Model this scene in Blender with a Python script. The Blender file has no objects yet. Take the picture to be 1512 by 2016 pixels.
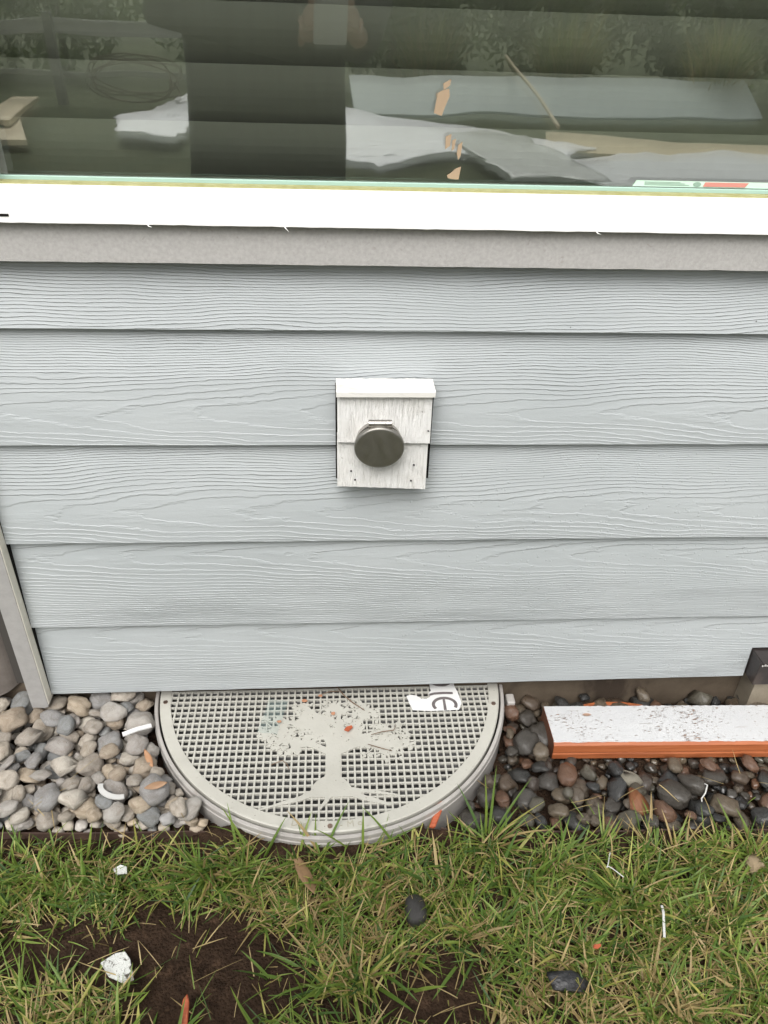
import bpy, bmesh, math, random
import numpy as np
from mathutils import Vector, Matrix, noise as mnoise
R = math.radians
random.seed(7); rng = np.random.default_rng(11)
scene = bpy.context.scene
col = scene.collection

# ------------------------------------------------------------------ camera
cd = bpy.data.cameras.new('camera'); cam = bpy.data.objects.new('camera', cd); col.objects.link(cam)
cd.sensor_fit = 'VERTICAL'; cd.sensor_height = 36.0; cd.lens = 1514/2016*36
cd.clip_start = 0.005; cd.clip_end = 400
yaw, pitch, roll = 0.07650274, 0.59242896, 0.03558997
fw = Vector((math.sin(yaw)*math.cos(pitch), math.cos(yaw)*math.cos(pitch), -math.sin(pitch)))
rt = Vector((math.cos(yaw), -math.sin(yaw), 0)); up = rt.cross(fw)
r2 = rt*math.cos(roll)+up*math.sin(roll); u2 = -rt*math.sin(roll)+up*math.cos(roll)
m3 = Matrix((r2, u2, -fw)).transposed()
cam.matrix_world = Matrix.Translation((0, -1.01308, 1.3)) @ m3.to_4x4()
scene.camera = cam

# ------------------------------------------------------------------ sky, sun, exposure (overcast)
SUN_EL, SUN_AZ = R(53), R(195)          # azimuth: direction the light comes from, clockwise from +Y
w = bpy.data.worlds.new('World'); scene.world = w; w.use_nodes = True
wn, wl = w.node_tree.nodes, w.node_tree.links
sky = wn.new('ShaderNodeTexSky'); sky.sky_type = 'NISHITA'; sky.sun_disc = False
sky.sun_elevation = SUN_EL; sky.sun_rotation = SUN_AZ; sky.dust_density = 6.0; sky.air_density = 1.0; sky.ozone_density = 1.0
hsv = wn.new('ShaderNodeHueSaturation'); hsv.inputs['Saturation'].default_value = 0.12
bg = wn['Background']; bg.inputs['Strength'].default_value = 0.11
wl.new(sky.outputs[0], hsv.inputs['Color']); wl.new(hsv.outputs[0], bg.inputs['Color'])
sd = bpy.data.lights.new('sun', 'SUN'); sd.energy = 1.6; sd.angle = R(42); sd.color = (1.0, 0.965, 0.92)
sun = bpy.data.objects.new('sun', sd); col.objects.link(sun)
sdir = Vector((math.sin(SUN_AZ)*math.cos(SUN_EL), math.cos(SUN_AZ)*math.cos(SUN_EL), math.sin(SUN_EL)))
sun.rotation_euler = sdir.to_track_quat('Z', 'Y').to_euler(); sun.location = sdir*20
vs = scene.view_settings; vs.view_transform = 'Standard'; vs.look = 'None'; vs.gamma = 1.0; vs.exposure = 0.66
vs.use_curve_mapping = False
cy_ = scene.cycles; cy_.max_bounces = 7; cy_.diffuse_bounces = 3; cy_.glossy_bounces = 4; cy_.transmission_bounces = 4; cy_.transparent_max_bounces = 8

# ------------------------------------------------------------------ helpers
def tag(o, label=None, cat=None, group=None, kind=None):
    if label: o['label'] = label
    if cat: o['category'] = cat
    if group: o['group'] = group
    if kind: o['kind'] = kind
    return o
def empty(name, loc=(0,0,0), parent=None):
    o = bpy.data.objects.new(name, None); col.objects.link(o); o.location = loc; o.empty_display_size = .05
    if parent: o.parent = parent
    return o
def obj(name, me, mat=None, parent=None, loc=None, smooth=False):
    if isinstance(me, bmesh.types.BMesh):
        bm = me; me = bpy.data.meshes.new(name); bmesh.ops.recalc_face_normals(bm, faces=bm.faces[:]); bm.to_mesh(me); bm.free()
    if mat and not me.materials: me.materials.append(mat)
    if smooth: me.polygons.foreach_set('use_smooth', [True]*len(me.polygons))
    o = bpy.data.objects.new(name, me); col.objects.link(o)
    if parent: o.parent = parent
    if loc is not None: o.location = loc
    return o
def pyd(name, v, f):
    me = bpy.data.meshes.new(name); me.from_pydata([tuple(map(float, q)) for q in v], [], [tuple(map(int, q)) for q in f]); me.update(); return me
def npmesh(name, V, F):
    """V (n,3), F (m,4) int arrays -> mesh, fast"""
    me = bpy.data.meshes.new(name); n, m = len(V), len(F)
    k = F.shape[1]
    me.vertices.add(n); me.vertices.foreach_set('co', V.astype(np.float32).ravel())
    me.loops.add(m*k); me.loops.foreach_set('vertex_index', F.astype(np.int32).ravel())
    me.polygons.add(m); me.polygons.foreach_set('loop_start', (np.arange(m)*k).astype(np.int32))
    me.update(calc_edges=True); me.validate(); return me
def box_bm(x0, x1, y0, y1, z0, z1, bev=0.0, bm=None, seg=1):
    b = bm or bmesh.new()
    vs_ = [b.verts.new((x, y, z)) for x in (x0, x1) for y in (y0, y1) for z in (z0, z1)]
    fs = [b.faces.new([vs_[i] for i in q]) for q in ((0,1,3,2),(4,6,7,5),(0,4,5,1),(2,3,7,6),(0,2,6,4),(1,5,7,3))]
    if bev > 0:
        es = list({e for f in fs for e in f.edges}); bmesh.ops.bevel(b, geom=es, offset=bev, segments=seg, affect='EDGES', profile=.5)
    return b
def prism_bm(pts, z0, z1, bm=None, bev=0):
    """polygon in XY extruded in Z"""
    b = bm or bmesh.new()
    lo = [b.verts.new((x, y, z0)) for x, y in pts]; hi = [b.verts.new((x, y, z1)) for x, y in pts]
    b.faces.new(hi); b.faces.new(lo[::-1]); n = len(pts)
    for i in range(n): b.faces.new((lo[i], lo[(i+1) % n], hi[(i+1) % n], hi[i]))
    return b
def prism_xz(pts, y0, y1, bm=None):
    b = bm or bmesh.new()
    lo = [b.verts.new((x, y0, z)) for x, z in pts]; hi = [b.verts.new((x, y1, z)) for x, z in pts]
    b.faces.new(hi); b.faces.new(lo[::-1]); n = len(pts)
    for i in range(n): b.faces.new((lo[i], lo[(i+1) % n], hi[(i+1) % n], hi[i]))
    return b
def tube_mesh(name, pts, rad, n=7):
    pts = [Vector(p) for p in pts]; V = []; F = []
    for i, p in enumerate(pts):
        t = (pts[min(i+1, len(pts)-1)]-pts[max(i-1, 0)]).normalized()
        a = t.cross(Vector((0, 0, 1)));  a = a.normalized() if a.length > 1e-4 else Vector((1, 0, 0)); b = a.cross(t)
        r = rad[i] if isinstance(rad, (list, tuple)) else rad
        for k in range(n):
            an = 2*math.pi*k/n; V.append(p+(a*math.cos(an)+b*math.sin(an))*r)
    for i in range(len(pts)-1):
        for k in range(n): F.append((i*n+k, i*n+(k+1) % n, (i+1)*n+(k+1) % n, (i+1)*n+k))
    F.append(tuple(range(n))[::-1]); F.append(tuple((len(pts)-1)*n+k for k in range(n)))
    return pyd(name, V, F)

# ---- materials
def mat(name, base=(.5,.5,.5), rough=.6, metal=0.0, spec=.5):
    m = bpy.data.materials.new(name); m.use_nodes = True
    b = m.node_tree.nodes['Principled BSDF']
    b.inputs['Base Color'].default_value = (*base, 1); b.inputs['Roughness'].default_value = rough
    b.inputs['Metallic'].default_value = metal; b.inputs['Specular IOR Level'].default_value = spec
    return m
class NT:
    """tiny node-graph helper"""
    def __init__(s, m): s.m = m; s.n = m.node_tree.nodes; s.l = m.node_tree.links; s.b = s.n.get('Principled BSDF')
    def node(s, t, **k):
        x = s.n.new(t)
        for a, v in k.items(): setattr(x, a, v)
        return x
    def put(s, sock, v):
        if isinstance(v, bpy.types.NodeSocket): s.l.new(v, sock)
        elif v is not None: sock.default_value = v
    def math(s, op, a, b=None, c=None, clamp=False):
        x = s.node('ShaderNodeMath', operation=op, use_clamp=clamp)
        for i, v in enumerate((a, b, c)):
            if v is not None: s.put(x.inputs[i], v)
        return x.outputs[0]
    def coord(s, which='Object'): return s.node('ShaderNodeTexCoord').outputs[which]
    def mapping(s, vec, scale=(1,1,1), loc=(0,0,0), rot=(0,0,0)):
        x = s.node('ShaderNodeMapping'); s.put(x.inputs[0], vec); x.inputs['Location'].default_value = loc
        x.inputs['Scale'].default_value = scale; x.inputs['Rotation'].default_value = rot; return x.outputs[0]
    def noise(s, vec, scale, detail=4, rough=.55, dist=0, out=0):
        x = s.node('ShaderNodeTexNoise'); s.put(x.inputs['Vector'], vec); x.inputs['Scale'].default_value = scale
        x.inputs['Detail'].default_value = detail; x.inputs['Roughness'].default_value = rough; x.inputs['Distortion'].default_value = dist
        return x.outputs[out]
    def voro(s, vec, scale, feature='F1', out='Distance', rand=1.0):
        x = s.node('ShaderNodeTexVoronoi', feature=feature); s.put(x.inputs['Vector'], vec); x.inputs['Scale'].default_value = scale
        x.inputs['Randomness'].default_value = rand; return x.outputs[out]
    def ramp(s, f, stops, interp='LINEAR'):
        x = s.node('ShaderNodeValToRGB'); s.put(x.inputs[0], f); e = x.color_ramp; e.interpolation = interp
        while len(e.elements) < len(stops): e.elements.new(.5)
        for el, (p, c) in zip(e.elements, stops): el.position = p; el.color = (*c, 1) if len(c) == 3 else c
        return x.outputs[0]
    def fr(s, f, a, b, c=0., d=1.):
        x = s.node('ShaderNodeMapRange'); s.put(x.inputs[0], f)
        for i, v in enumerate((a, b, c, d)): x.inputs[i+1].default_value = v
        return x.outputs[0]
    def mix(s, f, a, b, mode='MIX'):
        x = s.node('ShaderNodeMix', data_type='RGBA', blend_type=mode); s.put(x.inputs[0], f)
        for i, v in ((6, a), (7, b)): s.put(x.inputs[i], (*v, 1) if isinstance(v, tuple) and len(v) == 3 else v)
        return x.outputs[2]
    def bump(s, h, dist=.001, strength=1.0, normal=None):
        x = s.node('ShaderNodeBump'); s.put(x.inputs['Height'], h); x.inputs['Distance'].default_value = dist; x.inputs['Strength'].default_value = strength
        if normal is not None: s.put(x.inputs['Normal'], normal)
        return x.outputs[0]
    def base(s, c): s.put(s.b.inputs['Base Color'], c)
    def rough(s, c): s.put(s.b.inputs['Roughness'], c)
    def normal(s, c): s.put(s.b.inputs['Normal'], c)
    def sep(s, v): return s.node('ShaderNodeSeparateXYZ'), v

def siding_material():
    m = mat('siding_paint', (.5,.53,.535), .5); t = NT(m)
    oc = t.coord('Object'); sx = t.node('ShaderNodeSeparateXYZ'); t.put(sx.inputs[0], oc); X, Z = sx.outputs[0], sx.outputs[2]
    def attr(n):
        a = t.node('ShaderNodeAttribute'); a.attribute_type = 'OBJECT'; a.attribute_name = n; return a.outputs['Fac']
    gz, gd, gs, go = attr('grain_z'), attr('grain_d'), attr('grain_s'), attr('grain_o')
    cx = t.node('ShaderNodeCombineXYZ'); t.put(cx.inputs[0], X); t.put(cx.inputs[1], go); t.put(cx.inputs[2], Z); P = cx.outputs[0]
    n1 = t.noise(t.mapping(P, (2.2, 1, 5)), 1.0, 2)                       # broad wander
    n2 = t.noise(t.mapping(P, (9, 1, 60)), 1.0, 3)                        # small jaggedness
    n3 = t.noise(t.mapping(P, (90, 1, 160)), 1.0, 2)
    zc = t.math('SUBTRACT', Z, gz)
    zc = t.math('ADD', zc, t.math('MULTIPLY', t.math('SUBTRACT', n1, .5), .05))
    d = t.math('SUBTRACT', gd, t.math('MULTIPLY', X, gs))
    r = t.math('SQRT', t.math('ADD', t.math('MULTIPLY', zc, zc), t.math('MULTIPLY', d, d)))
    r = t.math('ADD', r, t.math('MULTIPLY', t.math('SUBTRACT', n2, .5), .0050))
    r = t.math('ADD', r, t.math('MULTIPLY', t.math('SUBTRACT', n3, .5), .0011))
    q = t.math('DIVIDE', r, .0031); fr = t.math('FRACT', q)
    prof = t.ramp(fr, [(0, (0,0,0)), (.16, (1,1,1)), (.55, (.35,.35,.35)), (1, (0,0,0))], 'LINEAR')
    amp = t.fr(t.noise(t.mapping(P, (3, 1, 22), (5, 0, 3)), 1.0, 3), .25, .75, .35, 1.2)
    h = t.math('MULTIPLY', prof, amp)
    fine = t.noise(t.mapping(P, (260, 1, 700)), 1.0, 2)
    h = t.math('ADD', h, t.math('MULTIPLY', fine, .22))
    # rain drops near the lower right
    g = t.node('ShaderNodeNewGeometry'); sg = t.node('ShaderNodeSeparateXYZ'); t.put(sg.inputs[0], g.outputs['Position'])
    wx = t.fr(sg.outputs[0], .05, .5); wz = t.fr(sg.outputs[2], .75, .3); wet = t.math('MULTIPLY', wx, wz, clamp=True)
    vd = t.voro(t.mapping(P, (1, 1, .8)), 170); drop = t.fr(vd, .32, .12)
    keep = t.math('GREATER_THAN', t.math('ADD', t.voro(t.mapping(P, (1, 1, .8)), 170, out='Color'), t.math('MULTIPLY', wet, .45)), .88)
    drop = t.math('MULTIPLY', t.math('MULTIPLY', drop, keep), t.math('GREATER_THAN', wet, .02), clamp=True)
    h = t.math('ADD', h, t.math('MULTIPLY', drop, .5))
    t.normal(t.bump(h, .0009, 1.0))
    big = t.noise(P, 2.5, 4)
    c = t.mix(t.fr(big, .3, .7), (.384,.413,.424), (.434,.461,.471))
    c = t.mix(t.fr(fr, 0, .12, .10, 0), c, (.26,.28,.29))                  # slightly darker along the grain grooves
    sp = t.voro(P, 26); spk = t.math('LESS_THAN', sp, .028)
    spk = t.math('MULTIPLY', spk, t.math('GREATER_THAN', t.voro(P, 26, out='Color'), .72))
    c = t.mix(spk, c, (.04,.035,.03))
    t.base(c); t.rough(t.fr(big, .3, .7, .42, .55))
    return m
def mottled(name, c1, c2, scale, rough=.7, bump=.0005, bscale=None, detail=6, c3=None, s3=.62):
    m = mat(name, c1, rough); t = NT(m); P = t.coord('Object')
    n = t.noise(P, scale, detail, .65); c = t.mix(t.fr(n, .32, .68), c1, c2)
    if c3 is not None: c = t.mix(t.fr(t.noise(P, scale*.35, 5, .6, 1.5), s3, s3+.1), c, c3)
    t.base(c)
    if bump: t.normal(t.bump(t.noise(P, bscale or scale*2, 5, .7), bump))
    return m

M = {}
M['siding'] = siding_material()
M['cement'] = mottled('fibre_cement', (.345,.335,.322), (.43,.42,.405), 210, .85, .0004, 600, c3=(.32,.305,.288))
M['corner'] = mottled('corner_primer', (.29,.285,.275), (.345,.335,.325), 60, .8, .0003, 400)
M['rawedge'] = mottled('cut_edge', (.86,.83,.74), (.80,.76,.66), 200, .8, .0004)
M['brownpanel'] = mottled('brown_panel', (.11,.095,.082), (.16,.14,.125), 30, .75, .0004, 200)
M['vinyl'] = mat('white_vinyl', (.86,.86,.85), .35); 
t = NT(M['vinyl']); t.normal(t.bump(t.noise(t.coord(), 9, 2), .0008, .5))
M['mint'] = mat('mint_reflection', (.36,.52,.45), .35)
M['yellowtape'] = mottled('glazing_tape', (.26,.25,.09), (.36,.35,.18), 60, .6, .0003, c3=(.12,.11,.05), s3=.64)
M['black'] = mat('black_gap', (.012,.011,.010), .9, spec=.1)
M['sheath'] = mat('sheathing', (.05,.045,.04), .95)
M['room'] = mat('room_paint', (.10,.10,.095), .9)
M['concrete'] = mottled('wet_concrete', (.070,.052,.035), (.125,.097,.068), 9, .7, .0012, 60, c3=(.045,.032,.022), s3=.55)
M['pier'] = mottled('pier_concrete', (.20,.17,.125), (.26,.225,.17), 18, .8, .001, 90, c3=(.28,.24,.18), s3=.6)
M['darkbrown'] = mottled('dark_brown_paint', (.026,.020,.019), (.04,.033,.031), 40, .45, .0004, 200, c3=(.06,.045,.038), s3=.66)
M['caulk'] = mottled('grey_caulk', (.42,.40,.39), (.6,.58,.55), 150, .7, .0005)

# white flaking paint on rough shingle / cedar
def flaky(name, grain, white=(.87,.865,.845), under=(.36,.32,.27), thr=.72, wsc=60, bump=.0014):
    m = mat(name, white, .6); t = NT(m); P = t.coord('Object')
    g = t.noise(t.mapping(P, grain), 1.0, 5, .7, .6)
    g2 = t.noise(t.mapping(P, tuple(v*2.7 for v in grain), (3,1,2)), 1.0, 4, .7)
    worn = t.fr(t.noise(P, wsc, 6, .75), thr, thr+.05)
    crack = t.fr(g, .47, .36)
    dirt = t.fr(t.noise(P, 22, 5, .6), .45, .75, 0, .22)
    c = t.mix(dirt, white, (.62,.58,.50)); c = t.mix(worn, c, under); c = t.mix(t.math('MULTIPLY', crack, .30), c, (.30,.28,.25))
    t.base(c); h = t.math('ADD', g, t.math('MULTIPLY', g2, .4)); h = t.math('SUBTRACT', h, t.math('MULTIPLY', worn, .3))
    t.normal(t.bump(h, bump)); return m
M['shingle'] = flaky('flaking_white_shingle', (330, 330, 24), thr=.66, wsc=130, bump=.004)
M['capwhite'] = flaky('white_cap_paint', (20, 60, 60), white=(.72,.71,.68), thr=.74, wsc=90, bump=.0004)
def plank_white():
    m = mat('peeling_plank_paint', (.8,.8,.79), .55); t = NT(m); P = t.coord('Object')
    diag = t.mapping(P, (110, 300, 300), rot=(0, 0, R(-40)))
    n = t.noise(diag, 1.0, 5, .75); lat = t.noise(P, 14, 4, .6)
    worn = t.fr(t.math('ADD', n, t.math('MULTIPLY', t.math('SUBTRACT', lat, .5), .55)), .60, .635)
    holes = t.fr(t.voro(t.mapping(P, (10, 22, 10)), 1.0), .13, .10)
    lines = t.fr(t.noise(t.mapping(P, (6, 330, 1)), 1.0, 2), .71, .73)
    wornall = t.math('MAXIMUM', t.math('MAXIMUM', worn, holes), t.math('MULTIPLY', lines, .7), clamp=True)
    woodc = t.mix(t.noise(t.mapping(P, (30, 400, 400)), 1.0, 3), (.26,.15,.10), (.42,.28,.20))
    c = t.mix(wornall, t.mix(lat, (.50,.51,.52), (.58,.58,.58)), woodc)
    t.base(c); h = t.math('SUBTRACT', t.noise(P, 260, 4, .7), wornall); t.normal(t.bump(h, .0012)); return m
M['plankwhite'] = plank_white()
def raw_wood(name, c1, c2, knot=(.12,.04,.02), rough=.5):
    m = mat(name, c1, rough); t = NT(m); P = t.coord('Object')
    g = t.noise(t.mapping(P, (5, 300, 220)), 1.0, 4, .6, .4); c = t.mix(t.fr(g, .3, .7), c1, c2)
    ln = t.fr(t.noise(t.mapping(P, (2.5, 100, 260), (1,2,3)), 1.0, 2), .60, .68); c = t.mix(t.math('MULTIPLY', ln, .5), c, tuple(v*.55 for v in c1))
    k = t.fr(t.voro(t.mapping(P, (5, 16, 16)), 1.0), .16, .07); c = t.mix(t.math('MULTIPLY', k, .85), c, knot)
    t.base(c); t.normal(t.bump(g, .0006)); return m
M['cedar'] = raw_wood('orange_cedar', (.30,.082,.027), (.41,.130,.048))
M['cedar_end'] = raw_wood('cedar_end_grain', (.12,.05,.03), (.2,.09,.05))
M['straw_wood'] = raw_wood('pale_timber', (.52,.42,.26), (.62,.52,.36))
def steel(name, base, rough):
    m = mat(name, base, rough, 1.0); t = NT(m); P = t.coord('Object')
    n = t.noise(P, 60, 6, .7); s = t.noise(t.mapping(P, (90, 90, 60), rot=(0, R(25), 0)), 1.0, 3)
    t.base(t.mix(t.fr(n, .35, .7), base, tuple(min(1, v*1.12) for v in base))); t.rough(t.fr(s, .3, .7, rough-.03, rough+.06))
    return m
M['lid'] = steel('dull_steel', (.30,.29,.265), .5)
M['chrome'] = steel('bright_steel', (.40,.385,.36), .35)
def cover_plastic():
    m = mat('grey_beige_plastic', (.6,.58,.5), .5); t = NT(m); P = t.coord('Object')
    n = t.noise(P, 12, 5, .6); c = t.mix(t.fr(n, .3, .7), (.415,.405,.36), (.49,.48,.43))
    d = t.fr(t.noise(P, 90, 5, .75), .62, .75); c = t.mix(t.math('MULTIPLY', d, .6), c, (.25,.205,.15))
    s = t.math('LESS_THAN', t.voro(P, 160), .12); s = t.math('MULTIPLY', s, t.math('GREATER_THAN', t.voro(P, 160, out='Color'), .7)); c = t.mix(s, c, (.09,.06,.04))
    t.base(c); t.normal(t.bump(t.noise(P, 250, 3), .0002)); return m
M['cover'] = cover_plastic()
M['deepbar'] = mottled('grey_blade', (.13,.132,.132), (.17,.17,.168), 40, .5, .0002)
M['flange'] = mottled('flange_plastic', (.34,.32,.30), (.44,.42,.395), 25, .38, .0003, c3=(.24,.19,.15), s3=.64)
M['screw'] = steel('rusty_screw', (.30,.22,.18), .5)
M['white'] = mat('white_plastic', (.52,.52,.50), .5)
M['paper'] = mottled('white_wrap', (.68,.68,.67), (.74,.74,.73), 20, .6, .0003, c3=(.66,.63,.58), s3=.7)
M['ink'] = mottled('grey_ink', (.10,.085,.085), (.16,.14,.14), 120, .7, .0)
M['teal'] = mat('teal_film', (.35,.50,.48), .3)
NT(M['teal']).b.inputs['Alpha'].default_value = .16
M['soil'] = mottled('damp_soil', (.034,.020,.0125), (.078,.048,.031), 55, .8, .006, 140, c3=(.11,.066,.042), s3=.56)
def pebble_mat(name, cols, wet):
    m = mat(name, (.4,.4,.4), .7); t = NT(m); P = t.coord('Object')
    oi = t.node('ShaderNodeObjectInfo'); ge = t.node('ShaderNodeNewGeometry'); rnd = t.math('FRACT', t.math('ADD', oi.outputs['Random'], t.math('MULTIPLY', ge.outputs['Random Per Island'], 7.31)))
    c = t.ramp(rnd, [(i/len(cols), q) for i, q in enumerate(cols)], 'CONSTANT')
    off = t.node('ShaderNodeCombineXYZ'); t.put(off.inputs[0], t.math('MULTIPLY', rnd, 37.0)); t.put(off.inputs[1], t.math('MULTIPLY', rnd, 91.0))
    va = t.node('ShaderNodeVectorMath', operation='ADD'); t.put(va.inputs[0], P); t.put(va.inputs[1], off.outputs[0]); V = va.outputs[0]
    n = t.noise(V, 1.3, 5, .6, .8); c = t.mix(t.fr(n, .35, .70, 0, .85), c, t.mix(1.0, c, (.60,.55,.50), 'MULTIPLY'))
    sp = t.noise(V, 14, 4, .8); c = t.mix(t.fr(sp, .56, .68, 0, .6), c, t.mix(.6, c, (.8,.78,.72)) if not wet else t.mix(.25, c, (.5,.46,.4)))
    dk = t.noise(V, 22, 3, .8); c = t.mix(t.fr(dk, .60, .70, 0, .55), c, t.mix(1.0, c, (.35,.32,.30), 'MULTIPLY'))
    pit = t.fr(t.voro(V, 3.2), .10, .05); pit = t.math('MULTIPLY', pit, t.math('GREATER_THAN', t.noise(V, .9, 1), .56)); c = t.mix(pit, c, (.05,.04,.03))
    t.base(c); t.normal(t.bump(t.math('ADD', sp, t.math('MULTIPLY', t.noise(V, 5, 4), .8)), (.0026 if not wet else .0014)))
    if wet:
        t.rough(t.fr(n, .3, .7, .22, .5)); t.b.inputs['Coat Weight'].default_value = .2; t.b.inputs['Coat Roughness'].default_value = .12
    else: t.rough(.72)
    return m
M['drypebble'] = pebble_mat('dry_river_stone', [(.42,.38,.33),(.49,.44,.37),(.33,.325,.32),(.55,.50,.43),(.43,.36,.28),(.40,.375,.35),(.28,.29,.29),(.50,.42,.32),(.46,.435,.40),(.60,.56,.49)], False)
M['wetpebble'] = pebble_mat('wet_river_stone', [(.050,.044,.036),(.085,.060,.040),(.025,.026,.026),(.12,.095,.065),(.060,.055,.048),(.13,.070,.042),(.032,.032,.030),(.085,.078,.058),(.10,.08,.058),(.055,.043,.034)], True)

t = NT(M['soil']); P = t.coord(); t.normal(t.bump(t.math('SUBTRACT', t.noise(P, 130, 6, .75), t.math('MULTIPLY', t.voro(P, 210), .5)), .012))
NT(M['soil']).b.inputs['Specular IOR Level'].default_value = .12
# ------------------------------------------------------------------ ground
def grid_mesh(name, x0, x1, y0, y1, nx, ny, zf, hole=None):
    V = []; F = []; ok = {}
    for j in range(ny+1):
        for i in range(nx+1):
            x = x0+(x1-x0)*i/nx; y = y0+(y1-y0)*j/ny; V.append((x, y, zf(x, y)))
    for j in range(ny):
        for i in range(nx):
            x = x0+(x1-x0)*(i+.5)/nx; y = y0+(y1-y0)*(j+.5)/ny
            if hole and hole(x, y): continue
            a = j*(nx+1)+i; F.append((a, a+1, a+nx+2, a+nx+1))
    return pyd(name, V, F)
CX, CY, CR = -.009, .044, .338      # window well centre and radius
def edge_y(x): return -.2545-.0236*x  # line of the lawn edging
gm = mat('lawn_far', (.06,.09,.03), .9); t = NT(gm); P = t.coord('Object')
t.base(t.mix(t.fr(t.noise(P, 3, 6, .7), .3, .7), (.045,.075,.022), (.12,.13,.055))); t.normal(t.bump(t.noise(P, 90, 4, .8), .03))
tag(obj('ground', pyd('ground', [(-150,-200,.06),(150,-200,.06),(150,.6,.06),(-150,.6,.06)], [(0,1,2,3)]), gm), kind='structure')
def soil_z(x, y):
    n = mnoise.fractal(Vector((x*9, y*9, 3.1)), .9, 2.1, 4)
    return .142+.024*math.exp(-((math.hypot(x-CX, y-CY)-.333)/.03)**2)+.010*n+.005*mnoise.noise(Vector((x*30, y*30, 1)))+.004*mnoise.noise(Vector((x*85, y*85, 1)))
def lawn_z(x, y):
    if y < -1.7: return .128
    return soil_z(x, y)
bm_l = grid_mesh('lawn_soil', -1.7, 2.0, -1.7, -.2, 520, 220, soil_z, hole=lambda x, y: y > edge_y(x) or (x-CX)**2+(y-CY)**2 < .330**2)
tag(obj('lawn_soil', bm_l, M['soil'], smooth=True), kind='structure')
tag(obj('lawn', pyd('lawn', [(-40,-60,.128),(40,-60,.128),(40,-1.66,.134),(-40,-1.66,.134)], [(0,1,2,3)]), gm), kind='structure')

# ------------------------------------------------------------------ house
house = tag(empty('house', (0, .03, .06)), 'pale grey lap-sided house wall with a white framed window', 'house')
house_inv = Vector((0, -.03, -.06))
def hobj(name, me, m, smooth=False, parent=None):
    """part of the house; geometry given in world coordinates"""
    o = obj(name, me, m, parent or house, smooth=smooth)
    if parent is None: o.location = house_inv
    return o
XL, XR = -.521, 2.6
XB = .786          # where the dark beam cuts the siding
board_z = [.915, .737, .559, .381, .2195]
grain = [(-.10, .16, .012, 1.0), (.050, .080, .0200, 3.7), (.056, .084, .0205, 9.2), (.135, .080, .021, 14.4), (.128, .084, .022, 21.9)]
tops = [1.04, .915, .737, .559, .381]
for k, (zb, zt) in enumerate(zip(board_z, tops)):
    ht = zt-zb+(.028 if k else 0); lean = .0135*ht/.19; th = .0105
    dz = .008 if k == 4 else 0.0      # the lowest board is cut a little out of level
    xs = np.linspace(XL, XR, 60)
    if k == 4: xs = np.sort(np.concatenate([xs, [XB-.0022, XB-.0018]]))
    V = []; F = []; n = len(xs)
    for i, x in enumerate(xs):
        z0 = (dz*(x+.3)/1.1 if x < XB-.002 else .0765) if k == 4 else 0.0
        jag = .0007*mnoise.noise(Vector((x*23, k*7.7, 0)))
        ol = random.uniform(-.0006, .0006) if 0 < i < n-1 else 0
        ly = lean*z0/ht if z0 > .05 else 0
        V += [(x, ly+jag*.4, z0+.0012+jag), (x, ly+.0012, z0+jag*.6), (x, ly+th, z0), (x, th+lean, ht), (x, lean, ht)]
    for i in range(n-1):
        for a in range(5):
            b = (a+1) % 5; F.append((i*5+a, i*5+b, (i+1)*5+b, (i+1)*5+a))
    F.append(tuple(range(5))[::-1]); F.append(tuple((n-1)*5+a for a in range(5)))
    me = pyd('siding_board', V, F)
    o = obj('siding_board', me, M['siding'], house, loc=Vector((0, 0, zb))+house_inv)
    g = grain[k]; o['grain_z'] = g[0]; o['grain_d'] = g[1]; o['grain_s'] = g[2]; o['grain_o'] = g[3]
hobj('sheathing', box_bm(-2.2, XR, .024, .030, .225, 1.09), M['sheath'])
hobj('foundation', box_bm(-2.2, XR, .032, .30, -.1, .224, .002), M['concrete'])
# fibre cement board under the window, with a slightly rough cut lower edge
def rough_board(x0, x1, z0, z1, y0, y1, n=90, amp=.0008, seed=0):
    V = []; F = []
    for i in range(n+1):
        x = x0+(x1-x0)*i/n; j = amp*mnoise.noise(Vector((x*90, seed, 1)))+amp*.8*mnoise.noise(Vector((x*17, seed, 4)))
        V += [(x, y0, z0+j), (x, y1, z0+j), (x, y1, z1), (x, y0, z1)]
    for i in range(n):
        for a in range(4): b = (a+1) % 4; F.append((i*4+a, i*4+b, (i+1)*4+b, (i+1)*4+a))
    F += [(0,1,2,3)[::-1], tuple(n*4+a for a in range(4))]
    me = pyd('board', V, F); return me
hobj('skirt_board', rough_board(-.60, XR, 1.010, 1.072, -.018, .012, 220, .0007, 5), M['cement'])
# corner trim with its pale cut edge, and the brown panel on the far side of it
ct = hobj('corner_trim', prism_xz([(-.5515, .206), (-.5515, 1.005), (-.5225, 1.005), (-.5225, .2085), (-.53, .2045), (-.545, .2065)], -.020, .022), M['corner'])
obj('raw_edge', box_bm(-.5224, -.5212, -.0185, .020, .212, 1.005), M['rawedge'], ct)
hobj('gap_filler', box_bm(-.5211, -.5205, .0005, .020, .216, 1.005), M['black'])
pts = [(-2.2, .20), (-2.2, 2.3), (-.553, 2.3), (-.553, .238), (-.562, .240), (-.572, .228), (-.580, .223), (-.592, .211), (-.604, .203), (-.62, .196), (-.64, .19), (-.8, .19)]
V = []; F = []
bmn = bmesh.new()
def cury(x): return .012+.05*math.exp(-((x+.553)/.03)**2)   # it curves back behind the corner trim
xs = np.concatenate([np.linspace(-2.2, -.66, 8), np.linspace(-.64, -.553, 24)])
for x in xs:
    zb = .19 if x < -.65 else .19+.05*max(0, (x+.65)/.097)**1.1+.002*mnoise.noise(Vector((x*160, 0, 0)))
    V += [(x, cury(x), zb), (x, cury(x), 2.3), (x, cury(x)+.008, 2.3), (x, cury(x)+.008, zb)]
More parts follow.
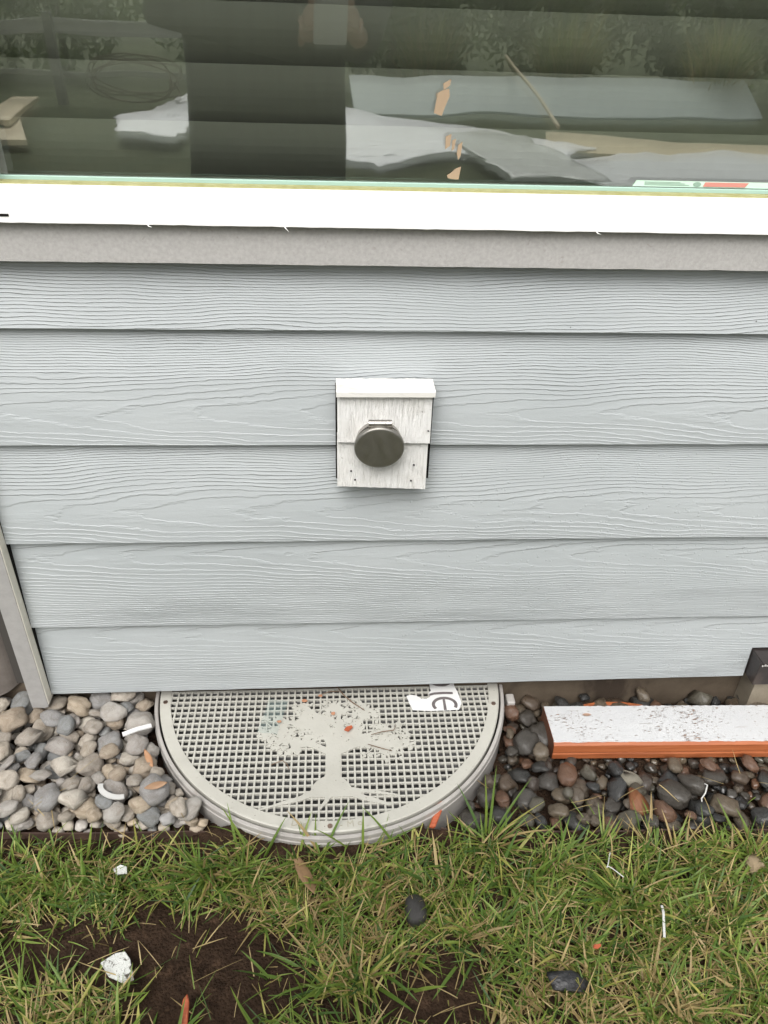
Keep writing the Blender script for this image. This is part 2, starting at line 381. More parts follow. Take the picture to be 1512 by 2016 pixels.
for i in range(len(xs)-1):
    for a in range(4): b = (a+1) % 4; F.append((i*4+a, i*4+b, (i+1)*4+b, (i+1)*4+a))
F += [(3,2,1,0), tuple((len(xs)-1)*4+a for a in range(4))]
hobj('side_panel', pyd('side_panel', V, F), M['brownpanel'], smooth=False)
hobj('upper_wall', box_bm(-.55, XR, .004, .03, 2.06, 2.6), M['siding'])
for o in house.children:
    if o.name.startswith('upper_wall'): o['grain_z'] = -.1; o['grain_d'] = .15; o['grain_s'] = .01; o['grain_o'] = 40.0
hobj('side_casing', box_bm(-.5515, -.4505, -.018, .012, 1.1015, 2.058, .001), M['cement'])
hobj('side_wall', box_bm(1.3105, XR, .004, .03, 1.0725, 2.058), M['siding'])
for o in house.children:
    if o.name.startswith('side_wall'): o['grain_z'] = -.1; o['grain_d'] = .15; o['grain_s'] = .01; o['grain_o'] = 50.0
# dark room behind the glass
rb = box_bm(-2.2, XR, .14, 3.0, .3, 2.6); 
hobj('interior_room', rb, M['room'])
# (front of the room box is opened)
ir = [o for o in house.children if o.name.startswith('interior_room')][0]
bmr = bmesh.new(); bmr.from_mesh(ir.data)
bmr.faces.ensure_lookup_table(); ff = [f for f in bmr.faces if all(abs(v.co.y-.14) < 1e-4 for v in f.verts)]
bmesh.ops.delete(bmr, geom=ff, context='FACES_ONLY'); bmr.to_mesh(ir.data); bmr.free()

# ------------------------------------------------------------------ window (part of the house)
WL, WR, WT = -.40, 1.25, 2.02
win = empty('window', house_inv, house)
rail = rough_board(-.60, WR+.06, 1.0595, 1.1005, -.030, .014, 160, .0007, 11)
obj('bottom_rail', rail, M['vinyl'], win)
# proud vinyl burrs hanging off the rail's lower edge
for x, L in ((-.225, .001), (-.06, .004), (.33, .001)):
    obj('burr', tube_mesh('burr', [(x, -.0305, 1.061), (x+.002, -.033, 1.0585), (x+.006, -.034, 1.0585-L)], [.0009, .0007, .0002], 5), M['vinyl'], win)
obj('drain_slot', box_bm(-.42, -.3865, -.0306, -.0301, 1.0665, 1.0695), M['black'], win)
obj('jamb', box_bm(WL-.05, WL, -.030, .014, 1.1006, WT, .002), M['vinyl'], win)
obj('jamb', box_bm(WR, WR+.05, -.030, .014, 1.1006, WT, .002), M['vinyl'], win)
obj('head', box_bm(WL-.05, WR+.05, -.029, .013, WT+.001, WT+.05, .002), M['vinyl'], win)
obj('glazing_tape', box_bm(WL+.001, WR-.001, -.0155, -.003, 1.1002, 1.1030), M['yellowtape'], win)
obj('frame_reflection', box_bm(WL+.001, WR-.001, -.0025, .0012, 1.1002, 1.1075, .0006), M['mint'], win)  # mint strip: the frame's reflection in the glass, put in as solid colour
def glass(name, fac, tint, rgh=0.0):
    m = bpy.data.materials.new(name); m.use_nodes = True; n = m.node_tree.nodes; l = m.node_tree.links; n.clear()
    out = n.new('ShaderNodeOutputMaterial'); mx = n.new('ShaderNodeMixShader'); tr = n.new('ShaderNodeBsdfTransparent'); gl = n.new('ShaderNodeBsdfGlossy')
    tr.inputs['Color'].default_value = (*tint, 1); gl.inputs['Roughness'].default_value = rgh; gl.inputs['Color'].default_value = (.97,1.0,.95,1)
    fz = n.new('ShaderNodeFresnel'); fz.inputs['IOR'].default_value = 1.5; ad = n.new('ShaderNodeMath'); ad.operation = 'ADD'; ad.inputs[1].default_value = fac
    l.new(fz.outputs[0], ad.inputs[0]); l.new(ad.outputs[0], mx.inputs[0]); l.new(tr.outputs[0], mx.inputs[1]); l.new(gl.outputs[0], mx.inputs[2])
    tc = n.new('ShaderNodeTexCoord'); ns = n.new('ShaderNodeTexNoise'); ns.inputs['Scale'].default_value = 4.0; bp = n.new('ShaderNodeBump'); bp.inputs['Distance'].default_value = .0006
    l.new(tc.outputs['Object'], ns.inputs[0]); l.new(ns.outputs[0], bp.inputs['Height']); l.new(bp.outputs[0], gl.inputs['Normal'])
    l.new(mx.outputs[0], out.inputs[0]); return m
def pane(y0, y1, tilt, m):
    o = obj('pane', pyd('pane', [(WL-.002, y0, 1.1001), (WR+.002, y0, 1.1001), (WR+.002, y0+tilt, WT), (WL-.002, y0+tilt, WT)], [(0,1,2,3)]), m, win); return o
pane(.002, .002, 0.0, glass('outer_glass', .17, (.90,.93,.90), .012))
pane(.0125, .0125, .004, glass('inner_glass', .11, (.90,.93,.90), .035))
M['tan'] = mat('tan_tape', (.37,.27,.175), .7)
flk = [[(.129,1.216),(.138,1.2205),(.137,1.214),(.130,1.209)], [(.1235,1.206),(.128,1.2085),(.1365,1.211),(.1375,1.203),(.133,1.192),(.1295,1.182),(.120,1.185),(.1215,1.195)],
       [(.136,1.160),(.143,1.163),(.142,1.150),(.1365,1.146)], [(.1445,1.156),(.149,1.158),(.1475,1.147),(.1445,1.144)], [(.152,1.151),(.157,1.155),(.156,1.140),(.1535,1.134),(.151,1.141)],
       [(.141,1.117),(.1455,1.1195),(.151,1.1245),(.1575,1.127),(.1555,1.112),(.147,1.1125),(.142,1.1135)], [(.1215,1.204),(.1228,1.2075),(.1222,1.201)]]
for f in flk: obj('tape_residue', prism_xz(f, .0006, .0012), M['tan'], win)
st = obj('sticker', prism_xz([(.377,1.1085),(.381,1.1155),(.62,1.1155),(.62,1.1085)], .0013, .0018), mat('sticker_green', (.55,.72,.60), .4), win)
obj('sticker_panel', prism_xz([(.468,1.1095),(.470,1.1147),(.527,1.1147),(.523,1.1095)], .0006, .0011), mat('sticker_red', (.58,.24,.20), .4), st)
M['stprint'] = mat('sticker_print', (.25,.36,.29), .5)
for k in range(3): obj('print_line', box_bm(.392, .450-.006*k, .0008, .0012, 1.1105+.0016*k, 1.1110+.0016*k), M['stprint'], st)
obj('emblem', prism_xz([(.460+.0052*math.cos(a), 1.1121+.0028*math.sin(a)) for a in np.linspace(0, 2*math.pi, 14)[:-1]], .0007, .0011), M['stprint'], st)

# blind hanging inside
blind = tag(empty('window_blind', (.4, .09, 1.05)), 'closed horizontal slat blind hanging inside the window glass', 'blind')
bl_m = mat('blind_slat', (.62,.60,.54), .5); t = NT(bl_m); t.base(t.mix(t.noise(t.mapping(t.coord(), (60, 4, 4)), 1.0, 4), (.56,.53,.47), (.68,.65,.58)))
z = 1.096-.064*1
bl_me = None
for k in range(15):
    zt = z+.064*k
    if bl_me is None:
        V = []; F = []; n = 9
        for i in range(n):
            s = i/(n-1); yy = .026*s-.011*math.sin(math.pi*s); zz = -.071*s
            V += [(-.86, yy, zz), (.86, yy, zz), (.86, yy+.002, zz-.0005), (-.86, yy+.002, zz-.0005)]
        for i in range(n-1):
            a = i*4; b = a+4; F += [(a, a+1, b+1, b), (a+3, b+3, b+2, a+2), (a, b, b+3, a+3), (a+1, a+2, b+2, b+1)]
        F += [(0,3,2,1), tuple((n-1)*4+q for q in range(4))]
        bl_me = pyd('slat', V, F); bl_me.materials.append(bl_m); bl_me.polygons.foreach_set('use_smooth', [False]*len(bl_me.polygons))
    obj('slat', bl_me, None, blind, loc=(0, -.012, zt-1.05))
obj('bottom_bar', box_bm(-.86, .86, .0, .03, -.06, -.045, .002), bl_m, blind)

# ------------------------------------------------------------------ mounting block with round hinged cover
mb = tag(empty('mounting_block', (.071, 0, .68)), 'small flaking white block with a round steel flap on the grey siding', 'outlet cover')
mbi = Vector((-.071, 0, -.68))
def mobj(n, me, m, smooth=False, parent=None):
    o = obj(n, me, m, parent or mb, smooth=smooth)
    if parent is None: o.location = mbi
    return o
mobj('dark_gap_plate', box_bm(.0015, .1425, -.012, .010, .6865, .836), M['black'])  # wider black plate, its colour standing in for the shaded gap round the block
mobj('core', prism_xz([(.006, .690), (.0065, .838), (.1385, .838), (.136, .688)], -.0235, -.0125), M['shingle'])
def shingle_panel(z0l, z0r, z1, y0, y1, xl, xr):
    n = 24; V = []; F = []
    for i in range(n+1):
        s = i/n; x = xl+(xr-xl)*s; zb = z0l+(z0r-z0l)*s+.0011*mnoise.noise(Vector((x*140, z1*9, 0)))
        V += [(x, y0, zb), (x, y1, zb), (x, y1+.004, z1), (x, y0+.004, z1)]
    for i in range(n):
        for a in range(4): b = (a+1) % 4; F.append((i*4+a, i*4+b, (i+1)*4+b, (i+1)*4+a))
    F += [(3,2,1,0), tuple(n*4+a for a in range(4))]
    return pyd('shingle', V, F)
mobj('shingle', shingle_panel(.6855, .6795, .770, -.0325, -.0238, .0035, .1365), M['shingle'])
mobj('shingle', shingle_panel(.7625, .7605, .8370, -.0368, -.0325, .0040, .1380), M['shingle'])
cap = bmesh.new()
n = 26; rows = []
for i in range(n+1):
    x = .0025+(.1405-.0025)*i/n; j = .0009*mnoise.noise(Vector((x*120, 3, 0)))
    rows.append([cap.verts.new(q) for q in ((x, -.0425, .8365), (x, -.0425, .8440+j*.3), (x, -.0400, .8455+j*.4), (x, -.001, .8460+j*1.8), (x, -.001, .8365))])
for i in range(n):
    for a in range(5): b = (a+1) % 5; cap.faces.new((rows[i][a], rows[i][b], rows[i+1][b], rows[i+1][a]))
cap.faces.new(rows[0][::-1]); cap.faces.new(rows[-1])
mobj('top_cap', cap, M['capwhite'])
for x, zz in ((.024, .712), (.117, .722), (.030, .697), (.114, .695), (.1345, .781)):
    mobj('nail_hole', prism_xz([(x+.0013*math.cos(a), zz+.0008*math.sin(a)) for a in np.linspace(0, 6.28, 8)[:-1]], -.0378 if zz > .77 else -.0345, -.030), M['black'])
def lathe_y(prof, cx, cz, n=48):
    b = bmesh.new(); rings = []
    for r, y in prof:
        if r < 1e-5: rings.append([b.verts.new((cx, y, cz))])
        else: rings.append([b.verts.new((cx+r*math.cos(2*math.pi*k/n), y, cz+r*math.sin(2*math.pi*k/n))) for k in range(n)])
    for i in range(len(rings)-1):
        A, B = rings[i], rings[i+1]
        for k in range(n):
            if len(A) == 1 and len(B) == 1: continue
            if len(A) == 1: b.faces.new((A[0], B[k], B[(k+1) % n]))
            elif len(B) == 1: b.faces.new((A[k], A[(k+1) % n], B[0]))
            else: b.faces.new((A[k], A[(k+1) % n], B[(k+1) % n], B[k]))
    return b
fx, fz = .0635, .772
fl = empty('round_flap', mbi+Vector((0, .013, -.0085)), mb)
obj('collar', lathe_y([(.029, -.030), (.033, -.030), (.0335, -.058), (.0345, -.0585), (.0345, -.0605), (.0, -.0605)], fx, fz), M['chrome'], fl, smooth=False)
lidb = lathe_y([(.0, -.0620), (.0335, -.0620), (.0352, -.0628), (.0358, -.0645), (.0358, -.0685), (.0350, -.0700), (.0338, -.0707), (.032, -.0709), (.0, -.0712)], fx, fz, 64)
lid = obj('lid', lidb, M['lid'], fl, smooth=True)
lid.data.set_sharp_from_angle(angle=R(35))
hp = Vector((fx, -.0650, fz+.0375)); lid.data.transform(Matrix.Translation(hp+Vector((0, -.0035, -.001))) @ Matrix.Rotation(R(6), 4, 'X') @ Matrix.Diagonal((1, 1, .965, 1)) @ Matrix.Translation(-hp))
for x0, x1 in ((.0475, .0560), (.0563, .0710), (.0713, .0800)):
    b = bmesh.new(); nseg = 14; cz = fz+.0375; cy = -.0650; rr = .0052
    A = [b.verts.new((x0, cy+rr*math.cos(2*math.pi*k/nseg), cz+rr*math.sin(2*math.pi*k/nseg))) for k in range(nseg)]
    B = [b.verts.new((x1, cy+rr*math.cos(2*math.pi*k/nseg), cz+rr*math.sin(2*math.pi*k/nseg))) for k in range(nseg)]
    for k in range(nseg): b.faces.new((A[k], A[(k+1) % nseg], B[(k+1) % nseg], B[k]))
    b.faces.new(A); b.faces.new(B[::-1])
    box_bm(x0, x1, -.0708, -.062, cz-.010, cz-.0042, bm=b)
    o = obj('hinge_knuckle', b, M['chrome'], fl, smooth=True); o.data.set_sharp_from_angle(angle=R(40))

# ------------------------------------------------------------------ window well with its grated cover
well = tag(empty('window_well', (CX, CY, .06)), 'half-buried round grey plastic well ring set in the ground against the wall', 'window well')
def ring_arc_bm(prof, y_stop=.030, n=150):
    """profile of (radius, z), swept about the well centre, only where it stays in front of y_stop"""
    b = bmesh.new(); rmax = max(r for r, _ in prof); L = []
    a1 = math.asin(min(1, (y_stop-CY)/rmax)); a0 = math.pi-a1
    for k in range(n+1):
        a = a0+(a1+2*math.pi-a0)*k/n
        L.append([b.verts.new((CX+r*math.cos(a), CY+r*math.sin(a), z)) for r, z in prof])
    m_ = len(prof)
    for k in range(n):
        for i in range(m_): j = (i+1) % m_; b.faces.new((L[k][i], L[k][j], L[k+1][j], L[k+1][i]))
    b.faces.new(L[0][::-1]); b.faces.new(L[-1]); return b
winv = Vector((-CX, -CY, -.06))
def wobj(n, me, m, par, smooth=False):
    o = obj(n, me, m, par, smooth=smooth); o.location = winv if par in (well,) else Vector((0,0,0)); return o
wobj('flange', ring_arc_bm([(.3265, .100), (.3265, .1845), (.3275, .1862), (.3322, .1862), (.3334, .1848), (.3338, .176), (.3352, .1745), (.3352, .1690), (.3342, .1675), (.3346, .100)]), M['flange'], well)
wobj('shaft', ring_arc_bm([(.312, .062), (.312, .150), (.3274, .150), (.3274, .062)]), M['black'], well)
wobj('bracket', box_bm(.331, .347, .000, .024, .145, .168, .002), M['flange'], well)

cov = tag(empty('well_cover', (CX, CY, .15)), 'round beige plastic grate with a tree emblem over the window well', 'grate')
cinv = Vector((-CX, -CY, -.15))
def cobj(n, me, m, smooth=False, parent=None):
    o = obj(n, me, m, parent or cov, smooth=smooth)
    if parent is None: o.location = cinv
    return o
ZT = .190
rim = cobj('rim', ring_arc_bm([(.3035, .172), (.3035, ZT), (.3212, ZT), (.3232, ZT-.0015), (.3232, .172)]), M['cover'])
PIT = .01215
def bar_mesh(n_, L, wdt, dep, axis):
    b = box_bm(-L/2, L/2, -wdt/2, wdt/2, -dep, 0) if axis == 'x' else box_bm(-wdt/2, wdt/2, -L/2, L/2, -dep, 0)
    return b
RI = .3045
i = 0; y = CY-.013
ys = [CY-.018-.0127*k for k in range(23)]
for i, y in enumerate(ys):
    h = math.sqrt(max(0, RI**2-(y-CY)**2))
    if h < .03: continue
    deep = i % 2 == 0
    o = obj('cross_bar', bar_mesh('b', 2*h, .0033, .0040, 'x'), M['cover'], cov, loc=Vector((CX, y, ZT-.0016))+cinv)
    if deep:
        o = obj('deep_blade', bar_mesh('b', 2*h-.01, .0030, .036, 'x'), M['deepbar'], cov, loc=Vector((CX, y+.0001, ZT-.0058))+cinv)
nv = int(2*RI/PIT)
for k in range(nv+1):
    x = -RI+.004+k*PIT
    h = math.sqrt(max(0, RI**2-x**2))
    y1 = .026; y0 = CY-h
    if y1-y0 < .02: continue
    o = obj('long_bar', bar_mesh('b', y1-y0, .0033, .0042, 'y'), M['cover'], cov, loc=Vector((CX+x, (y0+y1)/2, ZT-.0010))+cinv)
# tree emblem cut from one sheet: rasterised outline, thin plate
def tree_emblem():
    s = .00125; x0, x1, y0, y1 = -.150, .150, -.245, .022
    nx, ny = int((x1-x0)/s), int((y1-y0)/s)
    X, Y = np.meshgrid(x0+s*(np.arange(nx)+.5), y0+s*(np.arange(ny)+.5), indexing='ij')
    m = np.zeros_like(X, bool)
    def seg(a, b, ra, rb):
        nonlocal m
        a = np.array(a); b = np.array(b); d = b-a; L2 = (d**2).sum()
        t_ = np.clip(((X-a[0])*d[0]+(Y-a[1])*d[1])/L2, 0, 1); r = ra+(rb-ra)*t_
        m |= (X-a[0]-t_*d[0])**2+(Y-a[1]-t_*d[1])**2 < r*r
    def path(pts, r0, r1):
        n_ = len(pts)-1
        for q in range(n_): seg(pts[q], pts[q+1], r0+(r1-r0)*q/n_, r0+(r1-r0)*(q+1)/n_)
    r_ = random.Random(5)
    # trunk flares towards the roots
    for q in range(16):
        yy = -.120-.088*q/15; f = max(0, (q-7)/8); seg((-.0065-.003*f, yy), (-.0065-.003*f, yy-.004), .0132+.022*f**3.2, .0132+.022*f**3.2)
    m &= (Y > -.2145)
    path([(-.035, -.203), (-.06, -.216), (-.09, -.224), (-.125, -.2345)], .0062, .0012)
    path([(-.012, -.208), (-.018, -.222), (-.028, -.236)], .005, .0016)
    path([(.018, -.205), (.045, -.218), (.075, -.228), (.088, -.2325)], .0065, .0018)
    path([(.02, -.202), (.055, -.206), (.1, -.214)], .0055, .0012)
    # limbs
    limbs = [[(-.006,-.122),(-.018,-.09),(-.045,-.068),(-.085,-.055),(-.12,-.072)], [(-.006,-.12),(-.012,-.085),(-.03,-.045),(-.055,-.02)], [(-.004,-.12),(.002,-.08),(.004,-.04),(.006,-.006)],
             [(0,-.12),(.018,-.085),(.045,-.055),(.06,-.02)], [(0,-.122),(.03,-.1),(.065,-.085),(.105,-.075)], [(0,-.124),(.035,-.108),(.08,-.108),(.115,-.118)], [(-.012,-.124),(-.04,-.108),(-.075,-.098),(-.105,-.095)]]
    tips = []
    for L in limbs:
        path(L, .0072, .0022)
        for q in range(1, len(L)):
            for w_ in range(15):
                f = r_.random(); bx = L[q-1][0]+(L[q][0]-L[q-1][0])*f; by = L[q-1][1]+(L[q][1]-L[q-1][1])*f
                a = r_.uniform(0, 6.28); ln = r_.uniform(.010, .034); e = (bx+ln*math.cos(a), by+ln*.8*math.sin(a))
                if e[1] < -.098 and abs(e[0]+.006) < .055: continue
                seg((bx, by), e, .0013, .0010); tips.append(e)
    for w_ in range(18):
        hx_, hy_ = r_.uniform(-.105, .105), r_.uniform(-.098, -.01); hr = r_.uniform(.0035, .0075); th_ = r_.uniform(0, 3)
        u_ = (X-hx_)*math.cos(th_)+(Y-hy_)*math.sin(th_); v_ = -(X-hx_)*math.sin(th_)+(Y-hy_)*math.cos(th_); m &= ~((u_/hr)**2+(v_/(hr*.6))**2 < 1)
    for L in limbs: path(L, .0058, .0018)
    hole_tips = [(r_.uniform(-.105, .105), r_.uniform(-.098, -.01)) for _ in range(34)]
    for e in tips:
        if any((e[0]-q[0])**2+(e[1]-q[1])**2 < .009**2 for q in hole_tips): continue
        for w_ in range(5):
            a = r_.uniform(0, 6.28); c = (e[0]+.0065*math.cos(a), e[1]+.0065*math.sin(a)); d = (c[0]+.005*math.cos(a), c[1]+.005*math.sin(a))
            seg(c, d, r_.uniform(.0019, .0036), .0014)
    idx = -np.ones((nx+1, ny+1), int); V = []; F = []
    def vid(i_, j_):
        if idx[i_, j_] < 0: idx[i_, j_] = len(V); V.append((x0+s*i_, y0+s*j_, ZT+.0004))
        return idx[i_, j_]
    for i_, j_ in zip(*np.nonzero(m)): F.append((vid(i_, j_), vid(i_+1, j_), vid(i_+1, j_+1), vid(i_, j_+1)))
    me = pyd('tree_emblem', V, F); b = bmesh.new(); b.from_mesh(me)
    bd = [v for v in b.verts if v.is_boundary]
    co = {v: sum((e.other_vert(v).co for e in v.link_edges if e.is_boundary), Vector())/max(1, sum(e.is_boundary for e in v.link_edges)) for v in bd}
    for v in bd: v.co = v.co*.4+co[v]*.6
    bmesh.ops.dissolve_limit(b, angle_limit=.001, verts=b.verts[:], edges=b.edges[:])
    r0 = bmesh.ops.extrude_face_region(b, geom=b.faces[:])
    for g_ in r0['geom']:
        if isinstance(g_, bmesh.types.BMVert): g_.co.z -= .0038
    return b
cobj('tree_emblem', tree_emblem(), M['cover'])
for a in (R(-90.5), R(-12), R(-172)):
    x, y = CX+.3130*math.cos(a), CY+.3130*math.sin(a)
    cobj('screw', prism_bm([(x+.0042*math.cos(q), y+.0042*math.sin(q)) for q in np.linspace(0, 6.283, 13)[:-1]], ZT-.002, ZT+.0012), M['screw'])
x, y = CX+.3115*math.cos(R(-1.5)), .030
# embossed lettering on the rim (only what can be read)
def text_mesh(s, size, loc, rot, m, par, depth=.0005, name='embossed_letter'):
    cu = bpy.data.curves.new('t', 'FONT'); cu.body = s; cu.size = size; cu.extrude = depth; cu.align_x = 'CENTER'; cu.resolution_u = 2
    to = bpy.data.objects.new('t', cu); col.objects.link(to); bpy.context.view_layer.update()
    me = bpy.data.meshes.new_from_object(to.evaluated_get(bpy.context.evaluated_depsgraph_get())); bpy.data.objects.remove(to)
    me.transform(Matrix.Translation(loc) @ Matrix.Rotation(rot, 4, 'Z')); me.materials.clear(); me.materials.append(m)
    return obj(name, me, None, par)
emb = mottled('embossed_edge', (.34,.32,.26), (.40,.38,.31), 60, .6, 0)
for ch, an in (('D', -101), ('e', -98), ('-', -87.2), ('M', -84.5), ('o', -81.6)):
    a = R(an); text_mesh(ch, .016, Vector((CX+.3165*math.cos(a), CY+.3165*math.sin(a), ZT+.0001)), a+R(90), emb, rim)
for o in rim.children: o.location = (0,0,0)

# printed scrap of wrap lying on the grate
ps = tag(empty('paper_scrap', (.185, -.01, .192)), 'torn white scrap with large dark letters lying on the round grate', 'paper')
psi = Vector((-.185, .01, -.192))
poly = [(.133, .001), (.137, -.018), (.142, -.0345), (.160, -.0365), (.178, -.0375), (.205, -.0372), (.229, -.036), (.236, -.020), (.233, .003), (.2285, .022), (.2275, .029), (.180, .029), (.181, .012), (.176, .006), (.178, -.003), (.170, -.0075), (.161, -.007), (.152, .001), (.143, .003)]
o = obj('sheet', prism_bm(poly, .1922, .1926), M['paper'], ps); o.location = psi
def ring_arc(cx, cy, rx, ry, wd, a0, a1, n=28):
    P_ = [(cx+rx*math.cos(a), cy+ry*math.sin(a)) for a in np.linspace(a0, a1, n)]; Q = [(cx+(rx-wd)*math.cos(a), cy+(ry-wd)*math.sin(a)) for a in np.linspace(a1, a0, n)]
    return P_+Q
def inkobj(pts):
    b = bmesh.new(); n_ = len(pts)//2; top = [b.verts.new((x, y, .1931)) for x, y in pts]
    for q in range(n_-1): b.faces.new((top[q], top[q+1], top[2*n_-2-q], top[2*n_-1-q]))
    o = obj('printed_letter', b, M['ink'], ps); o.location = psi
e_c = (.2035, -.0235)
inkobj(ring_arc(*e_c, .0245, .0195, .0062, R(-28), R(215)))
o = obj('printed_letter', prism_bm([(.2005, -.0366), (.2060, -.0366), (.2055, -.010), (.2010, -.010)], .1928, .1933), M['ink'], ps); o.location = psi
inkobj([(.177, .0045), (.187, .0075), (.205, .0085), (.2225, .0075), (.2225, .0020), (.205, .0026), (.187, .0018), (.177, -.0012)])
inkobj(ring_arc(.203, .043, .0245, .0210, .0075, R(200), R(345)))

# ------------------------------------------------------------------ timber, beam end and pier on the right
pl = tag(empty('loose_plank', (.9, -.07, .138)), 'loose timber plank with peeling white top and raw orange edge on dark pebbles', 'plank')
pi_ = Vector((-.9, .07, -.138))
xs = np.linspace(0, 1, 80); V = []; F = []
def plx(s): return .3965+s*1.2
wood = bmesh.new()
# body: raw cedar, front (-y) edge with a shallow groove
prof = [(-.1000, .1745), (-.1065, .1690), (-.1085, .1530), (-.1075, .1505), (-.1090, .1475), (-.1085, .1360), (-.1050, .1330), (-.020, .1330), (-.018, .1360), (-.0185, .1745)]
rows = []
for i, s in enumerate(xs):
    dx = -.005*(i == 0)
    sk = -.028*s; j = .0006*mnoise.noise(Vector((s*40, 2, 0)))
    rows.append([wood.verts.new((plx(s), y+sk, z+j)) for y, z in prof])
for i in range(len(xs)-1):
    for a in range(len(prof)): b = (a+1) % len(prof); wood.faces.new((rows[i][a], rows[i][b], rows[i+1][b], rows[i+1][a]))
wood.faces.new(rows[0]); wood.faces.new(rows[-1][::-1])
o = obj('timber', wood, M['cedar'], pl); o.location = pi_
pt = bmesh.new(); A = []; B = []; C_ = []
for i, s in enumerate(np.linspace(0, 1, 240)):
    sk = -.028*s; x = plx(s)
    jf = .0016*mnoise.noise(Vector((x*35, 7, 0)))+.0012*mnoise.noise(Vector((x*140, 7, 0))); jb = .0018*mnoise.noise(Vector((x*120, 9, 0)))
    A.append([pt.verts.new(q) for q in ((x, -.1020+sk+jf, .1744-.001), (x, -.1005+sk+jf, .1765), (x, -.06+sk, .1769), (x, -.0185+sk+jb, .1762), (x, -.0165+sk+jb, .1735))])
for i in range(len(A)-1):
    for k in range(4): pt.faces.new((A[i][k], A[i][k+1], A[i+1][k+1], A[i+1][k]))
o = obj('white_paint', pt, M['plankwhite'], pl); o.location = pi_
eg = bmesh.new(); eg.faces.new([eg.verts.new((plx(0)-.0007, y, z)) for y, z in prof])
o = obj('end_grain', eg, M['cedar_end'], pl); o.location = pi_

# second strip of timber behind the plank
bs = tag(obj('wood_sliver', tube_mesh('wood_sliver', [(.47, -.004, .157), (.51, -.001, .160), (.56, -.003, .160), (.60, -.004, .155)], [.002, .004, .004, .002], 6), M['cedar']), 'thin orange wood sliver wedged behind the white plank by the foundation', 'wood sliver')

pier = tag(empty('concrete_pier', (.9, .0, .06)), 'tan concrete pier under the dark brown beam beside the foundation', 'pier')
o = obj('block', prism_xz([(.806, .06), (.806, .222), (.812, .229), (1.12, .229), (1.12, .06)], -.012, .031), M['pier'], pier); o.location = (-.9, 0, -.06)
o = obj('mortar_lip', box_bm(.811, 1.12, -.0165, .020, .2295, .2335, .0015), M['caulk'], pier); o.location = (-.9, 0, -.06)
beam = tag(empty('beam_end', (.9, -.02, .234)), 'dark brown painted beam end poking out of the siding above the pier', 'beam')
bi = Vector((-.9, .02, -.234))
o = obj('timber', box_bm(.7865, 1.10, -.030, .022, .2345, .292, .0012), M['darkbrown'], beam); o.location = bi
o = obj('metal_cap', prism_bm([(.7885, -.0335), (1.10, -.0335), (1.10, .0), (.7870, .0)], .2925, .2945), M['darkbrown'], beam); o.location = bi
b = bmesh.new(); 
for k in range(26):
    x = .7905+k*.004+random.uniform(-.001, .001); ww = random.uniform(.001, .003); z0 = .2840+random.uniform(0, .0015)
    box_bm(x, x+ww, -.0322, -.0302, z0, z0+random.uniform(.002, .005), bm=b)
o = obj('caulk_smear', b, M['caulk'], beam); o.location = bi

# ------------------------------------------------------------------ lawn edging
V = []; F = []
xs = np.linspace(-1.7, 2.0, 90)
for x in xs:
    y = edge_y(x)+.003*mnoise.noise(Vector((x*6, 0, 0))); z = .158+.004*mnoise.noise(Vector((x*3, 5, 0)))-(.012 if x > .2 else 0)
    V += [(x, y-.0012, .09), (x, y-.0012, z), (x, y+.0012, z), (x, y+.0012, .09)]
for i in range(len(xs)-1):
    if abs((xs[i]+xs[i+1])/2-CX) < .165: continue     # the ring interrupts it
    for a in range(4): b = (a+1) % 4; F.append((i*4+a, i*4+b, (i+1)*4+b, (i+1)*4+a))
tag(obj('lawn_edging', pyd('lawn_edging', V, F), mottled('rusty_edging', (.045,.028,.022), (.09,.055,.042), 40, .55, .0004)), 'thin rusty brown metal edging strip between pebbles and lawn', 'edging')

# ------------------------------------------------------------------ pebbles
def pebble_mesh(seed, amp=1.0):
    b = bmesh.new(); bmesh.ops.create_icosphere(b, subdivisions=3, radius=1.0); rr = random.Random(seed)
    o3 = Vector((rr.uniform(-50, 50), rr.uniform(-50, 50), rr.uniform(-50, 50)))
    pw = rr.uniform(2.1, 3.0)
    for v in b.verts:
        d = v.co.normalized(); s = (abs(d.x)**pw+abs(d.y)**pw+abs(d.z)**pw)**(-1/pw)
        v.co = d*s*(1+amp*.42*mnoise.noise(d*.9+o3)+amp*.17*mnoise.noise(d*2.1+o3)+.03*mnoise.noise(d*5+o3))
    mx = [max(abs(v.co[i]) for v in b.verts) for i in range(3)]
    for v in b.verts: v.co = Vector((v.co.x/mx[0], v.co.y/mx[1], v.co.z/mx[2]))
    me = bpy.data.meshes.new('pebble'); b.to_mesh(me); b.free(); me.polygons.foreach_set('use_smooth', [True]*len(me.polygons)); return me
def angular_mesh(seed):
    rr = random.Random(seed); b = bmesh.new()
    for _ in range(16):
        d = Vector((rr.gauss(0,1), rr.gauss(0,1), rr.gauss(0,1))).normalized()*rr.uniform(.85, 1.05); b.verts.new(d)
    bmesh.ops.convex_hull(b, input=b.verts[:]); 
    lo = [v for v in b.verts if not v.link_faces]; bmesh.ops.delete(b, geom=lo, context='VERTS')
    bmesh.ops.bevel(b, geom=b.edges[:], offset=.07, segments=2, affect='EDGES', clamp_overlap=True)
    for v in b.verts:
        if v.co.length > 1.1: v.co *= 1.1/v.co.length
    me = bpy.data.meshes.new('pebble'); b.to_mesh(me); b.free(); me.polygons.foreach_set('use_smooth', [True]*len(me.polygons)); return me
